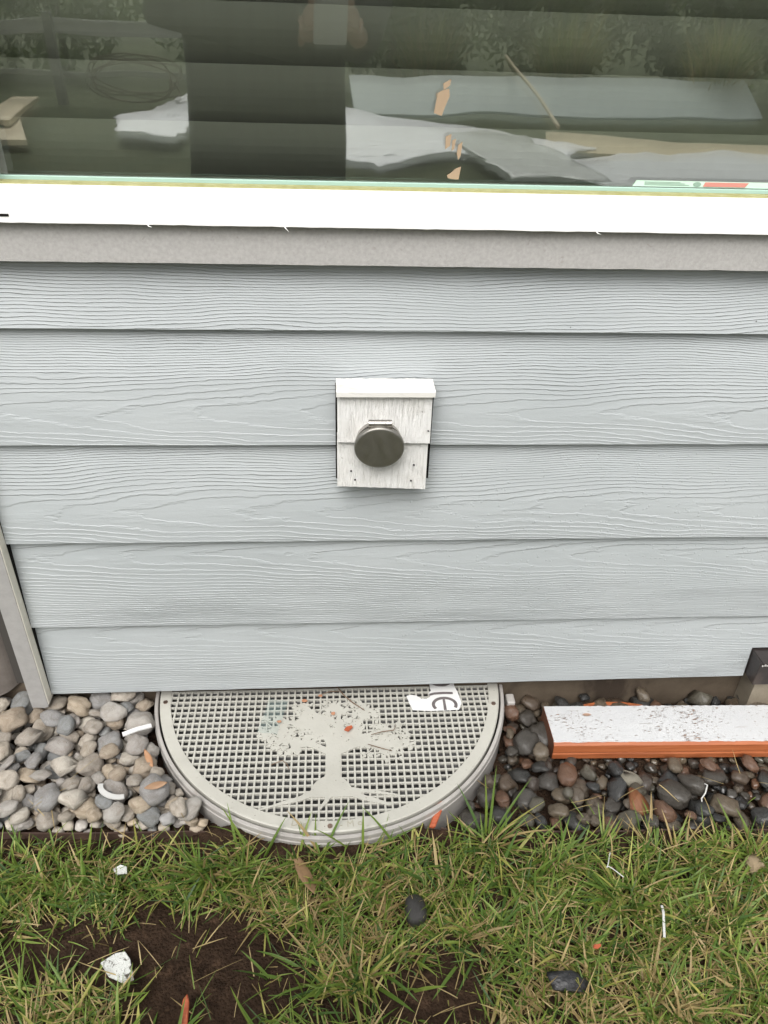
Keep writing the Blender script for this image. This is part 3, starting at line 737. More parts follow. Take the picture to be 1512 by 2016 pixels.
class Pile:
    def __init__(s, x0, x1, y0, y1, zf, g=.003):
        s.x0, s.y0, s.g = x0, y0, g; s.nx = int((x1-x0)/g)+1; s.ny = int((y1-y0)/g)+1; s.x1, s.y1 = x1, y1
        X, Y = np.meshgrid(x0+g*np.arange(s.nx), y0+g*np.arange(s.ny), indexing='ij'); s.X, s.Y = X, Y; s.h = zf(X, Y)
    def rest(s, x, y, a, b, c, th):
        r = max(a, b); i0 = max(0, int((x-r-s.x0)/s.g)); i1 = min(s.nx, int((x+r-s.x0)/s.g)+2); j0 = max(0, int((y-r-s.y0)/s.g)); j1 = min(s.ny, int((y+r-s.y0)/s.g)+2)
        dx = s.X[i0:i1, j0:j1]-x; dy = s.Y[i0:i1, j0:j1]-y; u = (dx*math.cos(th)+dy*math.sin(th))/a; v = (-dx*math.sin(th)+dy*math.cos(th))/b
        q = 1-u*u-v*v; ok = q > .0
        if not ok.any(): return None
        prof = c*np.sqrt(np.clip(q, 0, 1)); H = s.h[i0:i1, j0:j1]
        return (H+prof)[ok].max()-c*.0, (i0, i1, j0, j1, ok, prof)
    def drop(s, a, b, c, allowed, tries, sink=.25):
        best = None
        for _ in range(tries):
            x = random.uniform(s.x0+.005, s.x1-.005); y = random.uniform(s.y0+.005, s.y1-.005)
            if not allowed(x, y, max(a, b)): continue
            th = random.uniform(0, math.pi); r = s.rest(x, y, a, b, c, th)
            if r is None: continue
            if best is None or r[0] < best[0][0]: best = (r, x, y, th)
        if best is None: return None
        (zc, (i0, i1, j0, j1, ok, prof)), x, y, th = best; zc -= c*sink
        H = s.h[i0:i1, j0:j1]; H[ok] = np.maximum(H[ok], (zc+prof)[ok]); return x, y, zc, th
peb_d = [pebble_mesh(k) for k in range(14)]+[angular_mesh(90+k) for k in range(3)]
peb_w = [m_.copy() for m_ in peb_d]
for m_ in peb_d: m_.materials.append(M['drypebble'])
for m_ in peb_w: m_.materials.append(M['wetpebble'])
def in_well(x, y, r, k=.8): return (x-CX)**2+(y-CY)**2 < (.337+r*k)**2
def put_pebble(par, meshes, P_, size, joined=None):
    x, y, z, th = P_; me = random.choice(meshes) if random.random() > .12 else meshes[-1-random.randrange(3)]
    rot = Matrix.Rotation(th, 4, 'Z') @ Matrix.Rotation(random.gauss(0, .22), 4, 'X') @ Matrix.Rotation(random.gauss(0, .22), 4, 'Y')
    mw = Matrix.Translation((x, y, z)) @ rot @ Matrix.Diagonal((*size, 1))
    if joined is not None:
        tmp = me.copy(); tmp.transform(mw); joined.from_mesh(tmp); bpy.data.meshes.remove(tmp); return
    o = bpy.data.objects.new('pebble', me); col.objects.link(o); o.parent = par; o.matrix_local = Matrix.Translation(-par.location) @ mw; return o
def bed(name, x0, x1, zf, label):
    me = grid_mesh(name, x0, x1, edge_y((x0+x1)/2)-.012, .034, 110, 40, lambda x, y: float(zf(x, y))+.004*mnoise.noise(Vector((x*40, y*40, 8)))+.003*mnoise.noise(Vector((x*95, y*95, 8))), hole=lambda x, y: (x-CX)**2+(y-CY)**2 < .333**2)
    return tag(obj(name, me, M['soil'], smooth=True), label, kind='structure')
zl = lambda X, Y: .146+0*X
bedL = bed('pebble_bed', -1.5, -.15, lambda x, y: .146, 'pale dry river pebbles left of the well')
pile = Pile(-.70, -.20, -.262, .030, zl)
okL = lambda x, y, r: y < .028-r*.3 and y > edge_y(x)+r*.55 and not in_well(x, y, r, .6)
cnt = 0
jb = bmesh.new()
for k in range(330):       # small stones filling the gaps between the larger ones
    a = random.uniform(.009, .016); b_ = a*random.uniform(.7, .92); c_ = b_*random.uniform(.6, .9)
    P_ = pile.drop(a, b_, c_, okL, 12, .2)
    if P_ and P_[2]+c_ < .190: put_pebble(None, peb_d, P_, (a, b_, c_), jb)
o = obj('pebbles_beneath', jb, M['drypebble'], bedL, smooth=True); o['kind'] = 'stuff'
for k in range(420):
    u = random.random(); a = random.uniform(.018, .029) if u < .55 else random.uniform(.013, .020)
    b_ = a*random.uniform(.68, .92); c_ = b_*random.uniform(.55, .85)
    P_ = pile.drop(a, b_, c_, okL, 60, .55)
    if P_ is None or P_[2]+c_ > .226: continue
    if P_[1] > -.03 and P_[2]+c_*.8 > .212: continue
    put_pebble(bedL, peb_d, P_, (a, b_, c_)); cnt += 1
    if cnt >= 135: break
pileL = pile
def on_left(x, y, r=.012):
    i = int((x-pileL.x0)/pileL.g); j = int((y-pileL.y0)/pileL.g); k_ = int(r/pileL.g); return float(pileL.h[max(0, i-k_):i+k_+1, max(0, j-k_):j+k_+1].max())
jb = bmesh.new(); pile = Pile(-1.5, -.70, -.262, .030, zl)
for k in range(170):
    a = random.uniform(.018, .034); b_ = a*random.uniform(.68, .92); c_ = b_*random.uniform(.55, .85)
    P_ = pile.drop(a, b_, c_, okL, 25)
    if P_: put_pebble(None, peb_d, P_, (a, b_, c_), jb)
o = obj('pebbles_beyond', jb, M['drypebble'], bedL, smooth=True); o['kind'] = 'stuff'
# right: dark wet ones, lower, with a bare patch of soil by the ring
def zr(X, Y): return .118+.018*np.exp(-(((X-.32)/.06)**2+((Y+.24)/.06)**2))
bedR = bed('pebble_bed', .10, 2.0, lambda x, y: zr(x, y), 'dark wet river pebbles right of the well')
bare = lambda x, y: ((x-.315)/.085)**2+((y+.225)/.055)**2 < 1
okR = lambda x, y, r: y < .026-r*.3 and y > edge_y(x)+r*.7 and not in_well(x, y, r) and not (bare(x, y) and random.random() < .93) and not (.39 < x < 2 and -.10-.028*(x-.4)/1.2 < y < -.02)
pile = Pile(.22, .92, -.29, .030, zr); cnt = 0
jb = bmesh.new()
for k in range(330):
    a = random.uniform(.007, .013); b_ = a*random.uniform(.7, .92); c_ = b_*random.uniform(.6, .9)
    P_ = pile.drop(a, b_, c_, okR, 12, .2)
    if P_ and P_[2]+c_ < .150: put_pebble(None, peb_w, P_, (a, b_, c_), jb)
o = obj('pebbles_beneath', jb, M['wetpebble'], bedR, smooth=True); o['kind'] = 'stuff'
for k in range(420):
    u = random.random(); a = random.uniform(.019, .030) if u < .5 else random.uniform(.010, .019)
    b_ = a*random.uniform(.66, .92); c_ = b_*random.uniform(.6, .9)
    P_ = pile.drop(a, b_, c_, okR, 50, .45)
    if P_ is None: continue
    top = P_[2]+c_
    if P_[1] > -.14 and P_[0] > .38 and top > .140 and P_[1] < -.08: continue
    if top > .172: continue
    put_pebble(bedR, peb_w, P_, (a, b_, c_)); cnt += 1
    if cnt >= 165: break

jb = bmesh.new(); pile = Pile(.92, 2.0, -.29, .030, zr)
for k in range(230):
    a = random.uniform(.014, .028); b_ = a*random.uniform(.68, .92); c_ = b_*random.uniform(.55, .85)
    P_ = pile.drop(a, b_, c_, okR, 25)
    if P_ and P_[2]+c_ < .17 : put_pebble(None, peb_w, P_, (a, b_, c_), jb)
o = obj('pebbles_beyond', jb, M['wetpebble'], bedR, smooth=True); o['kind'] = 'stuff'

# ------------------------------------------------------------------ grass
BARE = [(-.23,-.435,.15,.075), (-.40,-.43,.11,.045), (-.19,-.50,.15,.055), (-.14,-.44,.08,.06), (-.17,-.55,.09,.05), (.12,-.515,.11,.06), (.02,-.52,.05,.03), (.29,-.305,.05,.022), (.255,-.37,.035,.018), (-.27,-.285,.06,.018), (-.46,-.53,.05,.03), (-.63,-.29,.05,.03)]
def bare_amount(x, y):
    b = np.zeros_like(x)
    wob = .25*np.sin(x*61+y*23)+.25*np.sin(y*83-x*37)
    for cx, cy, rx, ry in BARE: b = np.maximum(b, 1-np.clip((((x-cx)/rx)**2+((y-cy)/ry)**2+wob-.55)/.6, 0, 1))
    return b
CLUMPS = [(.246,-.272,.016,.115,36), (.262,-.285,.02,.10,24), (-.197,-.298,.035,.10,110), (-.15,-.29,.03,.085,60), (.446,-.385,.03,.11,90), (.48,-.36,.03,.10,60), (.682,-.318,.03,.115,70), (.64,-.33,.04,.10,50), (-.45,-.292,.05,.085,80), (-.38,-.30,.04,.08,60), (-.33,-.31,.04,.075,50), (-.53,-.31,.05,.08,60),
          (.27,-.33,.03,.095,50), (.35,-.31,.04,.08,50), (.55,-.31,.05,.085,70), (-.36,-.505,.05,.085,70), (-.27,-.54,.05,.09,60), (.02,-.30,.04,.08,70), (-.05,-.295,.03,.085,50), (.10,-.31,.04,.075,60), (.16,-.345,.04,.085,60), (-.03,-.36,.04,.08,60), (.02,-.46,.05,.09,80), (.21,-.42,.06,.08,70), (.33,-.46,.05,.08,60), (.57,-.42,.06,.09,80), (.60,-.52,.05,.09,80), (.45,-.53,.06,.085,80)]
def blades(x, y, az, L, W, lean, curl, colr, seg=4, zoff=None):
    n = len(x); s = np.linspace(0, 1, seg+1)
    z0 = .143+.024*np.exp(-((np.hypot(x-CX, y-CY)-.333)/.03)**2) if zoff is None else zoff
    ang = lean[:, None]+curl[:, None]*s[None, :]          # from vertical
    dl = L[:, None]/seg
    hx = np.concatenate([np.zeros((n, 1)), np.cumsum(np.sin(ang[:, :-1])*dl, 1)], 1); vz = np.concatenate([np.zeros((n, 1)), np.cumsum(np.cos(ang[:, :-1])*dl, 1)], 1)
    px = x[:, None]+hx*np.cos(az)[:, None]; py = y[:, None]+hx*np.sin(az)[:, None]; pz = z0[:, None]+np.maximum(vz, .002*s[None, :])
    tw = rng.uniform(-.5, .5, n)[:, None]*s[None, :]+az[:, None]+math.pi/2
    wd = W[:, None]*np.where(s < .35, .75+.25*s/.35, 1-((s-.35)/.65)**1.7)[None, :]*.5+.00012
    tz = rng.uniform(-.6, .6, n)[:, None]
    ax = np.cos(tw)*wd; ay = np.sin(tw)*wd; az_ = tz*wd
    # a slight keel: two outer edges and a mid line
    kd = wd*.35
    V = np.stack([np.stack([px-ax, py-ay, pz-az_], -1), np.stack([px, py, pz-kd], -1), np.stack([px+ax, py+ay, pz+az_], -1)], 2)  # n,seg+1,3,3
    base = (np.arange(n)*(seg+1)*3)[:, None, None]; r_ = (np.arange(seg)*3)[None, :, None]; q = np.arange(2)[None, None, :]
    a = base+r_+q; F = np.stack([a, a+1, a+4, a+3], -1).reshape(-1, 4)
    C = np.repeat(colr[:, None, :], (seg+1)*3, 1).reshape(-1, 3)
    # pale base, slightly drier tips
    f = np.tile(np.repeat(s, 3), n)[:, None]
    C = C*(1-.0*f)+np.clip(.25-f, 0, 1)*np.array([[.10,.085,.03]])
    return V.reshape(-1, 3), F, C
def gcol(n, dry):
    g1 = np.array([.095,.175,.026]); g2 = np.array([.225,.305,.055]); g3 = np.array([.42,.41,.11]); g4 = np.array([.052,.105,.030]); st_ = np.array([.55,.43,.205]); st2 = np.array([.30,.215,.09])
    u = rng.random((n, 1)); v = rng.random((n, 1)); c = g1+(g2-g1)*u
    c = np.where(v < .15, g4+(g1-g4)*u, c); c = np.where(v > .86, g3*(.8+.3*u), c)
    d = rng.random((n, 1)) < np.reshape(dry, (-1, 1)); s_ = st2+(st_-st2)*rng.random((n, 1)); return np.where(d, s_, c)
parts = []; off = 0
def emit(V, F, C):
    global off
    parts.append((V, F+off, C)); off += len(V)
def keep_lawn(x, y): return (y < edge_y(x)-.014-.03*rng.random(len(x))**2) & ((x-CX)**2+(y-CY)**2 > .343**2)
# 1: dead straw thatch lying flat
n = 34000; x = rng.uniform(-1.25, 1.45, n); y = rng.uniform(-1.25, -.24, n)
b = bare_amount(x, y); k = keep_lawn(x, y) & (rng.random(n) > b*.95); x, y = x[k], y[k]; n = len(x)
emit(*blades(x, y, rng.uniform(0, 6.283, n), rng.uniform(.014, .048, n), rng.uniform(.0006, .0018, n), rng.uniform(.8, 1.5, n), rng.uniform(-.6, 1.0, n), gcol(n, np.full(n, .42)), 4, .145+rng.uniform(0, .016, n)))
# 2: general turf in tufts
nt = 8200; tx = rng.uniform(-1.25, 1.45, nt); ty = rng.uniform(-1.25, -.255, nt); b = bare_amount(tx, ty); k = keep_lawn(tx, ty) & (rng.random(nt) > b); tx, ty = tx[k], ty[k]
nb = rng.integers(3, 10, len(tx)); x = np.repeat(tx, nb)+rng.normal(0, .006, nb.sum()); y = np.repeat(ty, nb)+rng.normal(0, .006, nb.sum())
taz = np.repeat(rng.uniform(0, 6.283, len(tx)), nb); n = len(x)
dry = .15+.32*np.clip(np.sin(x*9+1.5)*np.sin(y*14+.6)+.25, 0, 1)+.25*(x > .15)*(y < -.44)
emit(*blades(x, y, taz+rng.normal(0, 1.0, n), rng.uniform(.022, .075, n), rng.uniform(.0012, .0038, n), np.abs(rng.normal(.95, .38, n)), rng.uniform(-.5, 1.1, n), gcol(n, dry), 5))
# 3: taller clumps
for cx, cy, sp, L, m_ in CLUMPS:
    x = cx+rng.normal(0, sp*.6, m_); y = np.minimum(cy-(.022 if cx < .2 else .008)+rng.normal(0, sp*.35, m_), edge_y(cx)-(.030 if cx < .2 else .012)); n = m_
    az = np.arctan2(y-cy, x-cx)+rng.normal(0, .9, n)
    emit(*blades(x, y, az, L*rng.uniform(.35, .95, n), rng.uniform(.0022, .0052, n), np.abs(rng.normal(.72, .34, n)), rng.uniform(-.1, 1.2, n), gcol(n, np.full(n, .10)), 6))
# 4: long single leaves leaning over the ring and pebbles
SP = [(.245,-.268,1.75,.125,.15,.35), (.25,-.268,1.35,.12,.45,.4), (.255,-.270,.75,.12,.8,.5), (.24,-.27,2.2,.10,.6,.4), (.255,-.272,.35,.11,.9,.4), (.10,-.300,2.6,.11,.5,.6), (-.02,-.298,.9,.09,.6,.5), (-.03,-.298,2.4,.085,.7,.7), (-.06,-.300,1.2,.07,.5,.9), (.04,-.301,1.55,.085,.2,.3), (-.16,-.285,1.9,.08,.5,.6), (-.14,-.29,2.3,.09,.7,.6), (.05,-.300,.2,.10,.9,.5)]
a_ = np.array(SP); n = len(a_)
emit(*blades(a_[:,0], a_[:,1], a_[:,2], a_[:,3], np.full(n, .0042), a_[:,4], a_[:,5], gcol(n, np.full(n, .1)), 7))
# 5: stray straws on bare soil and among the pebbles
n = 200; x = rng.uniform(-.62, .8, n); y = rng.uniform(-.56, -.16, n); k = ((x-CX)**2+(y-CY)**2 > .35**2) & ((y < -.17) | (x < -.3)) ; x, y = x[k], y[k]; n = len(x)
zz = np.where(y > edge_y(x), np.where(x < 0, .192, .162), .150)
emit(*blades(x, y, rng.uniform(0, 6.283, n), rng.uniform(.03, .075, n), rng.uniform(.0006, .0015, n), rng.uniform(1.1, 1.55, n), rng.uniform(-.5, .8, n), gcol(n, np.full(n, .85)), 5, zz+rng.uniform(0, .006, n)))
V = np.concatenate([p[0] for p in parts]); F = np.concatenate([p[1] for p in parts]); C = np.concatenate([p[2] for p in parts])
gme = npmesh('grass', V, F); print('grass faces', len(F))
at = gme.attributes.new('blade_colour', 'FLOAT_COLOR', 'POINT'); at.data.foreach_set('color', np.concatenate([C, np.ones((len(C), 1))], 1).astype(np.float32).ravel())
gme.polygons.foreach_set('use_smooth', [True]*len(gme.polygons))
gmat = bpy.data.materials.new('grass_blade'); gmat.use_nodes = True; t = NT(gmat)
a = t.node('ShaderNodeAttribute'); a.attribute_name = 'blade_colour'; t.base(a.outputs['Color']); t.b.inputs['Roughness'].default_value = .5
tl = t.node('ShaderNodeBsdfTranslucent'); t.put(tl.inputs[0], a.outputs['Color']); mxs = t.node('ShaderNodeMixShader'); mxs.inputs[0].default_value = .35
t.l.new(t.b.outputs[0], mxs.inputs[1]); t.l.new(tl.outputs[0], mxs.inputs[2]); t.l.new(mxs.outputs[0], t.n['Material Output'].inputs[0])
gme.materials.append(gmat)
tag(obj('grass', gme), 'patchy green and straw coloured lawn grass', 'grass', kind='stuff')

# ------------------------------------------------------------------ litter on lawn, pebbles and grate
def chip(name, pts, z, th, m, label, cat, tilt=(0, 0), warp=.0):
    cx = sum(p[0] for p in pts)/len(pts); cy = sum(p[1] for p in pts)/len(pts)
    b = prism_bm([(x-cx, y-cy) for x, y in pts], 0, th)
    if th > .003: bmesh.ops.bevel(b, geom=b.edges[:], offset=th*.2, segments=1, affect='EDGES')
    o = obj(name, b, m); o.location = (cx, cy, z); o.rotation_euler = (tilt[0], tilt[1], 0)
    return tag(o, label, cat)
wchip = mottled('chipped_white_paint', (.56,.58,.55), (.66,.67,.64), 300, .6, .0012, 500, c3=(.06,.05,.035), s3=.54)
chip('paint_chip', [(-.333,-.452),(-.315,-.440),(-.302,-.438),(-.293,-.448),(-.283,-.474),(-.296,-.478),(-.318,-.470)], .158, .004, wchip, 'large white paint chip on the bare soil at lower left', 'paint chip', (.15, .05))
chip('paint_chip', [(-.345,-.318),(-.334,-.312),(-.324,-.316),(-.322,-.326),(-.338,-.326)], .170, .003, wchip, 'small white paint chip in grass just below the pebbles on the left', 'paint chip', (.2, -.1))
redw = raw_wood('red_splinter', (.36,.070,.026), (.46,.12,.05))
chip('wood_splinter', [(.150,-.262),(.160,-.263),(.178,-.226),(.176,-.218),(.168,-.219)], .168, .008, redw, 'bright orange wood splinter at the front edge of the round grate', 'splinter', (.25, .1))
chip('wood_splinter', [(-.212,-.540),(-.200,-.540),(-.202,-.508),(-.206,-.498),(-.211,-.505)], .157, .007, redw, 'orange wood splinter on bare soil at the bottom left', 'splinter', (.1, .1))
chip('wood_splinter', [(.360,-.474),(.366,-.4755),(.373,-.471),(.372,-.468),(.362,-.4695)], .186, .004, redw, 'tiny red wood bit among the grass below the white sliver', 'splinter', (.1, .2))
chip('wood_splinter', [(.0135,-.080),(.021,-.0835),(.029,-.075),(.027,-.071),(.018,-.074)], .1945, .003, redw, 'tiny orange wood chip lying on the tree emblem', 'splinter')
leafm = mottled('dead_leaf', (.20,.12,.06), (.30,.19,.10), 60, .6, .0006)
def leaf(name, cx, cy, z, L, W, az, m, label, cat, curl=.3):
    n_ = 8; V = []; F = []
    for i in range(n_+1):
        s = i/n_; w_ = W*math.sin(math.pi*min(1, s*.96+.02))**.8; 
        for q in (-1, 0, 1): V.append(((s-.5)*L, q*w_/2, curl*L*((s-.5)**2)+abs(q)*w_*.22))
    for i in range(n_):
        for q in range(2): k_ = i*3+q; F.append((k_, k_+3, k_+4, k_+1))
    o = obj(name, pyd(name, V, F), m, smooth=True); sm = o.modifiers.new('thick', 'SOLIDIFY'); sm.thickness = .0006
    o.location = (cx, cy, z); o.rotation_euler = (.25, .1, az); return tag(o, label, cat)
leaf('dead_leaf', -.052, -.338, .168, .080, .020, R(115), leafm, 'curled dry brown leaf in the grass in front of the grate', 'leaf')
leaf('dead_leaf', -.295, -.205, on_left(-.295, -.205)+.001, .036, .012, R(20), mottled('tan_leaf', (.27,.155,.085), (.36,.23,.14), 60, .6, .0006), 'curled tan leaf on the pale pebbles near the lawn edging', 'leaf')
leaf('dead_leaf', -.322, -.135, on_left(-.322, -.135, .015)-.002, .040, .010, R(-60), mottled('orange_leaf', (.33,.16,.075), (.40,.24,.14), 60, .6, .0006), 'narrow orange leaf on pebbles against the ring on the left', 'leaf')
def curl_strip(name, pts, wd, th, m, label, cat):
    V = []; F = []; P3 = [Vector(p) for p in pts]
    for i, p in enumerate(P3):
        tt = (P3[min(i+1, len(P3)-1)]-P3[max(i-1, 0)]); nn = Vector((-tt.y, tt.x, 0)).normalized()*wd/2
        V += [p-nn, p+nn, p+nn+Vector((0,0,th)), p-nn+Vector((0,0,th))]
    for i in range(len(P3)-1):
        for a in range(4): b = (a+1) % 4; F.append((i*4+a, i*4+b, (i+1)*4+b, (i+1)*4+a))
    F += [(3,2,1,0), tuple((len(P3)-1)*4+a for a in range(4))]
    cen = sum(P3, Vector())/len(P3); o = obj(name, pyd(name, [v-cen for v in V], F), m); o.location = cen; return tag(o, label, cat)
curl_strip('plastic_curl', [(-.388+.030*(1-math.cos(a)), -.190-.026*math.sin(a), on_left(-.37, -.2, .02)+.003*math.sin(a*2)) for a in np.linspace(.0, 2.0, 9)], .0085, .0025, M['white'], 'curled white plastic strip on the pale pebbles', 'plastic strip')
curl_strip('white_stick', [(-.374, -.092, on_left(-.36, -.085)-.002), (-.35, -.083, on_left(-.35, -.083)+.001), (-.328, -.073, on_left(-.335, -.075)+.0)], .008, .003, M['paper'], 'straight white stick on the pale pebbles beside the ring', 'stick')
curl_strip('white_sliver', [(.469, -.462, .184), (.474, -.445, .186), (.479, -.428, .188), (.481, -.417, .186)], .0034, .002, M['white'], 'thin upright white sliver in the grass at lower right', 'sliver')
def wire(name, pts, r, m, label, cat):
    P3 = [Vector(p) for p in pts]; cen = sum(P3, Vector())/len(P3); o = obj(name, tube_mesh(name, [p-cen for p in P3], r, 6), m, smooth=True); o.location = cen; return tag(o, label, cat)
wire('white_string', [(.415+.012*math.cos(a)+.004*a, -.335-.016*a*.4+.006*math.sin(a*2), .190+.004*math.sin(a)) for a in np.linspace(0, 5, 22)], .0009, M['white'], 'tangled white string in the tall grass right of centre', 'string')
wire('white_string', [(.640, -.190, .165), (.646, -.200, .170), (.638, -.213, .166), (.628, -.222, .163), (.626, -.238, .160)], .0014, M['white'], 'short white string on the dark pebbles under the plank', 'string')
tw = mottled('twig_bark', (.12,.075,.045), (.2,.13,.08), 120, .8, .0004)
wire('twig', [(-.002, .028, .200), (.012, .006, .1955), (.03, -.014, .194), (.052, -.034, .1945)], [.0009, .0011, .0011, .0007], tw, 'dark thin twig leaning on the grate top from the siding', 'twig')
wire('twig', [(-.028, .008, .1945), (-.01, .014, .195), (.006, .012, .1965)], [.0006, .0009, .0007], tw, 'short dark twig on the crown of the tree emblem', 'twig')
wire('twig', [(.062, -.091, .1945), (.083, -.086, .196), (.103, -.083, .1955), (.108, -.073, .197)], [.0006, .0009, .0009, .0005], tw, 'bent dark twig on the right side of the tree emblem', 'twig')
wire('twig', [(.055, -.112, .1945), (.075, -.121, .1955), (.097, -.128, .1945)], [.0006, .0009, .0005], tw, 'short reddish twig below the bent one on the emblem', 'twig')
wire('twig', [(-.114, -.150, .193), (-.094, -.143, .196), (-.086, -.150, .194), (-.082, -.160, .193)], [.0006, .0008, .0008, .0005], tw, 'small forked twig on the grate left of the emblem trunk', 'twig')
o = obj('plastic_film', grid_mesh('film', -.018, .018, -.04, .04, 8, 12, lambda x, y: .0035*mnoise.noise(Vector((x*60, y*50, 2)))), M['teal'], smooth=True); o.location = (-.116, -.045, .197); o.rotation_euler = (0, 0, R(-12)); tag(o, 'torn translucent teal film on the grate left of the emblem', 'film')
# debris flakes gathered on the emblem's crown
fm = mottled('flake', (.36,.16,.09), (.50,.26,.15), 80, .7, 0)
for k, (x, y, label) in enumerate([(-.030,.004,'tiny brown bark flake at the top of the emblem crown'), (-.060,-.008,'tiny brown bark flake at the upper left of the emblem crown'), (-.104,-.056,'tiny brown bark flake at the left tip of the emblem crown'), (-.006,-.040,'tiny curled tan flake in the middle of the emblem crown')]):
    pts = [(x+.006*random.uniform(.5, 1)*math.cos(a), y+.004*random.uniform(.5, 1)*math.sin(a)) for a in np.linspace(0, 6.283, 8)[:-1]]
    chip('bark_flake', pts, .1943, .0015, fm, label, 'bark flake', (random.uniform(-.2, .2), random.uniform(-.2, .2)))
sm_ = pebble_mesh(501, .25); sm_.materials.append(mottled('black_stone', (.020,.019,.018), (.034,.032,.030), 120, .4, .0006))
b_st = bpy.data.objects.new('stone', sm_); col.objects.link(b_st); b_st.location = (.115, -.401, .172); b_st.scale = (.0165, .0225, .015); b_st.rotation_euler = (.1, 0, .1)
tag(b_st, 'smooth black pebble lying alone on the lawn', 'stone')
b_s2 = bpy.data.objects.new('stone', peb_w[15]); col.objects.link(b_s2); b_s2.location = (.668, -.343, .166); b_s2.scale = (.024, .019, .016); b_s2.rotation_euler = (.2, .1, .6)
m_tan = mottled('tan_stone', (.26,.19,.11), (.36,.28,.18), 40, .6, .001)
me = peb_d[15].copy(); me.materials.clear(); me.materials.append(m_tan); b_s2.data = me
tag(b_s2, 'tan stone half sunk in the grass at the right edge', 'stone')
me = angular_mesh(301); me.materials.clear(); blk = mat('black_shard', (.022,.022,.024), .35); t = NT(blk); t.normal(t.bump(t.noise(t.coord(), 3, 4), .002)); me.materials.append(blk)
o = bpy.data.objects.new('plastic_shard', me); col.objects.link(o); o.location = (.318, -.512, .170); o.scale = (.034, .020, .010); o.rotation_euler = (.35, .15, -.3)
tag(o, 'crumpled black plastic shard in the grass at the bottom', 'plastic shard')
me = angular_mesh(77); me.materials.clear(); om = raw_wood('rust_rock', (.14,.050,.020), (.25,.105,.045)); NT(om).b.inputs['Roughness'].default_value = .3; me.materials.append(om)
o = bpy.data.objects.new('stone', me); col.objects.link(o); o.location = (.520, -.222, .152); o.scale = (.026, .032, .020); o.rotation_euler = (.3, .2, .4)
tag(o, 'rust orange angular stone among the dark pebbles below the plank', 'stone')
me = angular_mesh(44); me.materials.clear(); me.materials.append(mottled('speckled_rock', (.35,.32,.25), (.06,.055,.045), 90, .5, .001)); 
o = bpy.data.objects.new('stone', me); col.objects.link(o); o.location = (.523, -.172, .152); o.scale = (.027, .019, .014); o.rotation_euler = (.1, .2, -.4)
tag(o, 'speckled black and cream stone below the plank', 'stone')

# ------------------------------------------------------------------ what the glass reflects: garden, building litter and the photographer
def crumple_sheet(name, pts, z, amp, m, label, cat, seed=0, sub=4):
    cx = sum(p[0] for p in pts)/len(pts); cy = sum(p[1] for p in pts)/len(pts)
    b = bmesh.new(); f = b.faces.new([b.verts.new((x-cx, y-cy, 0)) for x, y in pts]); bmesh.ops.triangulate(b, faces=[f]); bmesh.ops.subdivide_edges(b, edges=b.edges[:], cuts=14, use_grid_fill=True)
    for v in b.verts: v.co.z = amp*(.7+.8*mnoise.noise(Vector((v.co.x*1.6+seed, v.co.y*1.1, seed)))+.35*mnoise.noise(Vector((v.co.x*6+seed, v.co.y*2.5, seed))))
    for v in b.verts: v.co.x += .05*mnoise.noise(Vector((v.co.x*6, v.co.y*6, seed+9))); v.co.y += .12*mnoise.noise(Vector((v.co.x*5, v.co.y*5, seed+4)))
    o = obj(name, b, m, smooth=True); sm = o.modifiers.new('thick', 'SOLIDIFY'); sm.thickness = .002; o.location = (cx, cy, z); return tag(o, label, cat)
refpaper = mat('wrap_sheet', (.80,.80,.84), .6)
film = mat('clear_sheeting', (.55,.56,.56), .35)
crumple_sheet('wrap_sheet', [(-2.2,-7.9),(-1.85,-6.4),(-1.33,-6.2),(-1.36,-7.2),(-1.80,-10.0),(-1.95,-8.4)], .15, .09, refpaper, 'crumpled white sheet on the lawn, reflected left of the dark figure', 'sheet', 1)
crumple_sheet('wrap_sheet', [(.05,-9.0),(-.02,-5.9),(.38,-5.5),(1.0,-6.0),(1.9,-5.9),(2.4,-6.6),(1.6,-7.4)], .15, .06, refpaper, 'crumpled white sheet on the lawn, reflected just right of the dark figure', 'sheet', 2)
crumple_sheet('wrap_sheet', [(1.7,-5.9),(3.5,-6.5),(4.6,-6.2),(4.0,-5.0),(2.05,-4.7)], .15, .05, mat('wrap_grey', (.62,.63,.66), .6), 'grey-white wrap sheet on the lawn, reflected at the lower right of the glass', 'sheet', 3)
crumple_sheet('wrap_sheet', [(1.07,-6.8),(1.25,-4.8),(1.98,-4.6),(1.73,-6.75)], .24, .03, film, 'pale strip of sheeting reflected as a diagonal band in the glass', 'sheet', 4)
o = obj('long_panel', box_bm(-2.55, 2.55, -.02, .02, 0, .72, .004), mat('panel_grey', (.50,.56,.56), .5)); o.location = (2.8, -9.1, .14); o.rotation_euler = (R(62), 0, R(-6)); tag(o, 'long blue-grey panel leaning low on the lawn, reflected at right', 'panel')
o = obj('plywood_sheet', box_bm(-1.5, 1.5, -.6, .6, 0, .03, .003), M['straw_wood']); o.location = (3.5, -6.7, .13); o.rotation_euler = (0, R(1), R(12)); tag(o, 'pale plywood sheet flat on the lawn, reflected at right', 'plywood')
o = obj('timber_stick', box_bm(-1.7, 1.7, -.014, .014, -.014, .014, .003), M['straw_wood']); o.location = (2.14, -8.5, .5); o.rotation_euler = (0, R(6), R(92)); tag(o, 'narrow timber stick across the long panel in the reflection', 'stick')
for k, (x, y, rz, lb) in enumerate([(-3.1,-7.3,R(70),'pale plank on the lawn reflected at the far left, nearer one'), (-3.35,-8.2,R(78),'pale plank on the lawn reflected at the far left, farther one')]):
    o = obj('pale_plank', box_bm(-1.3, 1.3, -.14, .14, 0, .045, .003), M['straw_wood']); o.location = (x, y, .14+.03*k); o.rotation_euler = (0, R(-2), rz); tag(o, lb, 'plank')
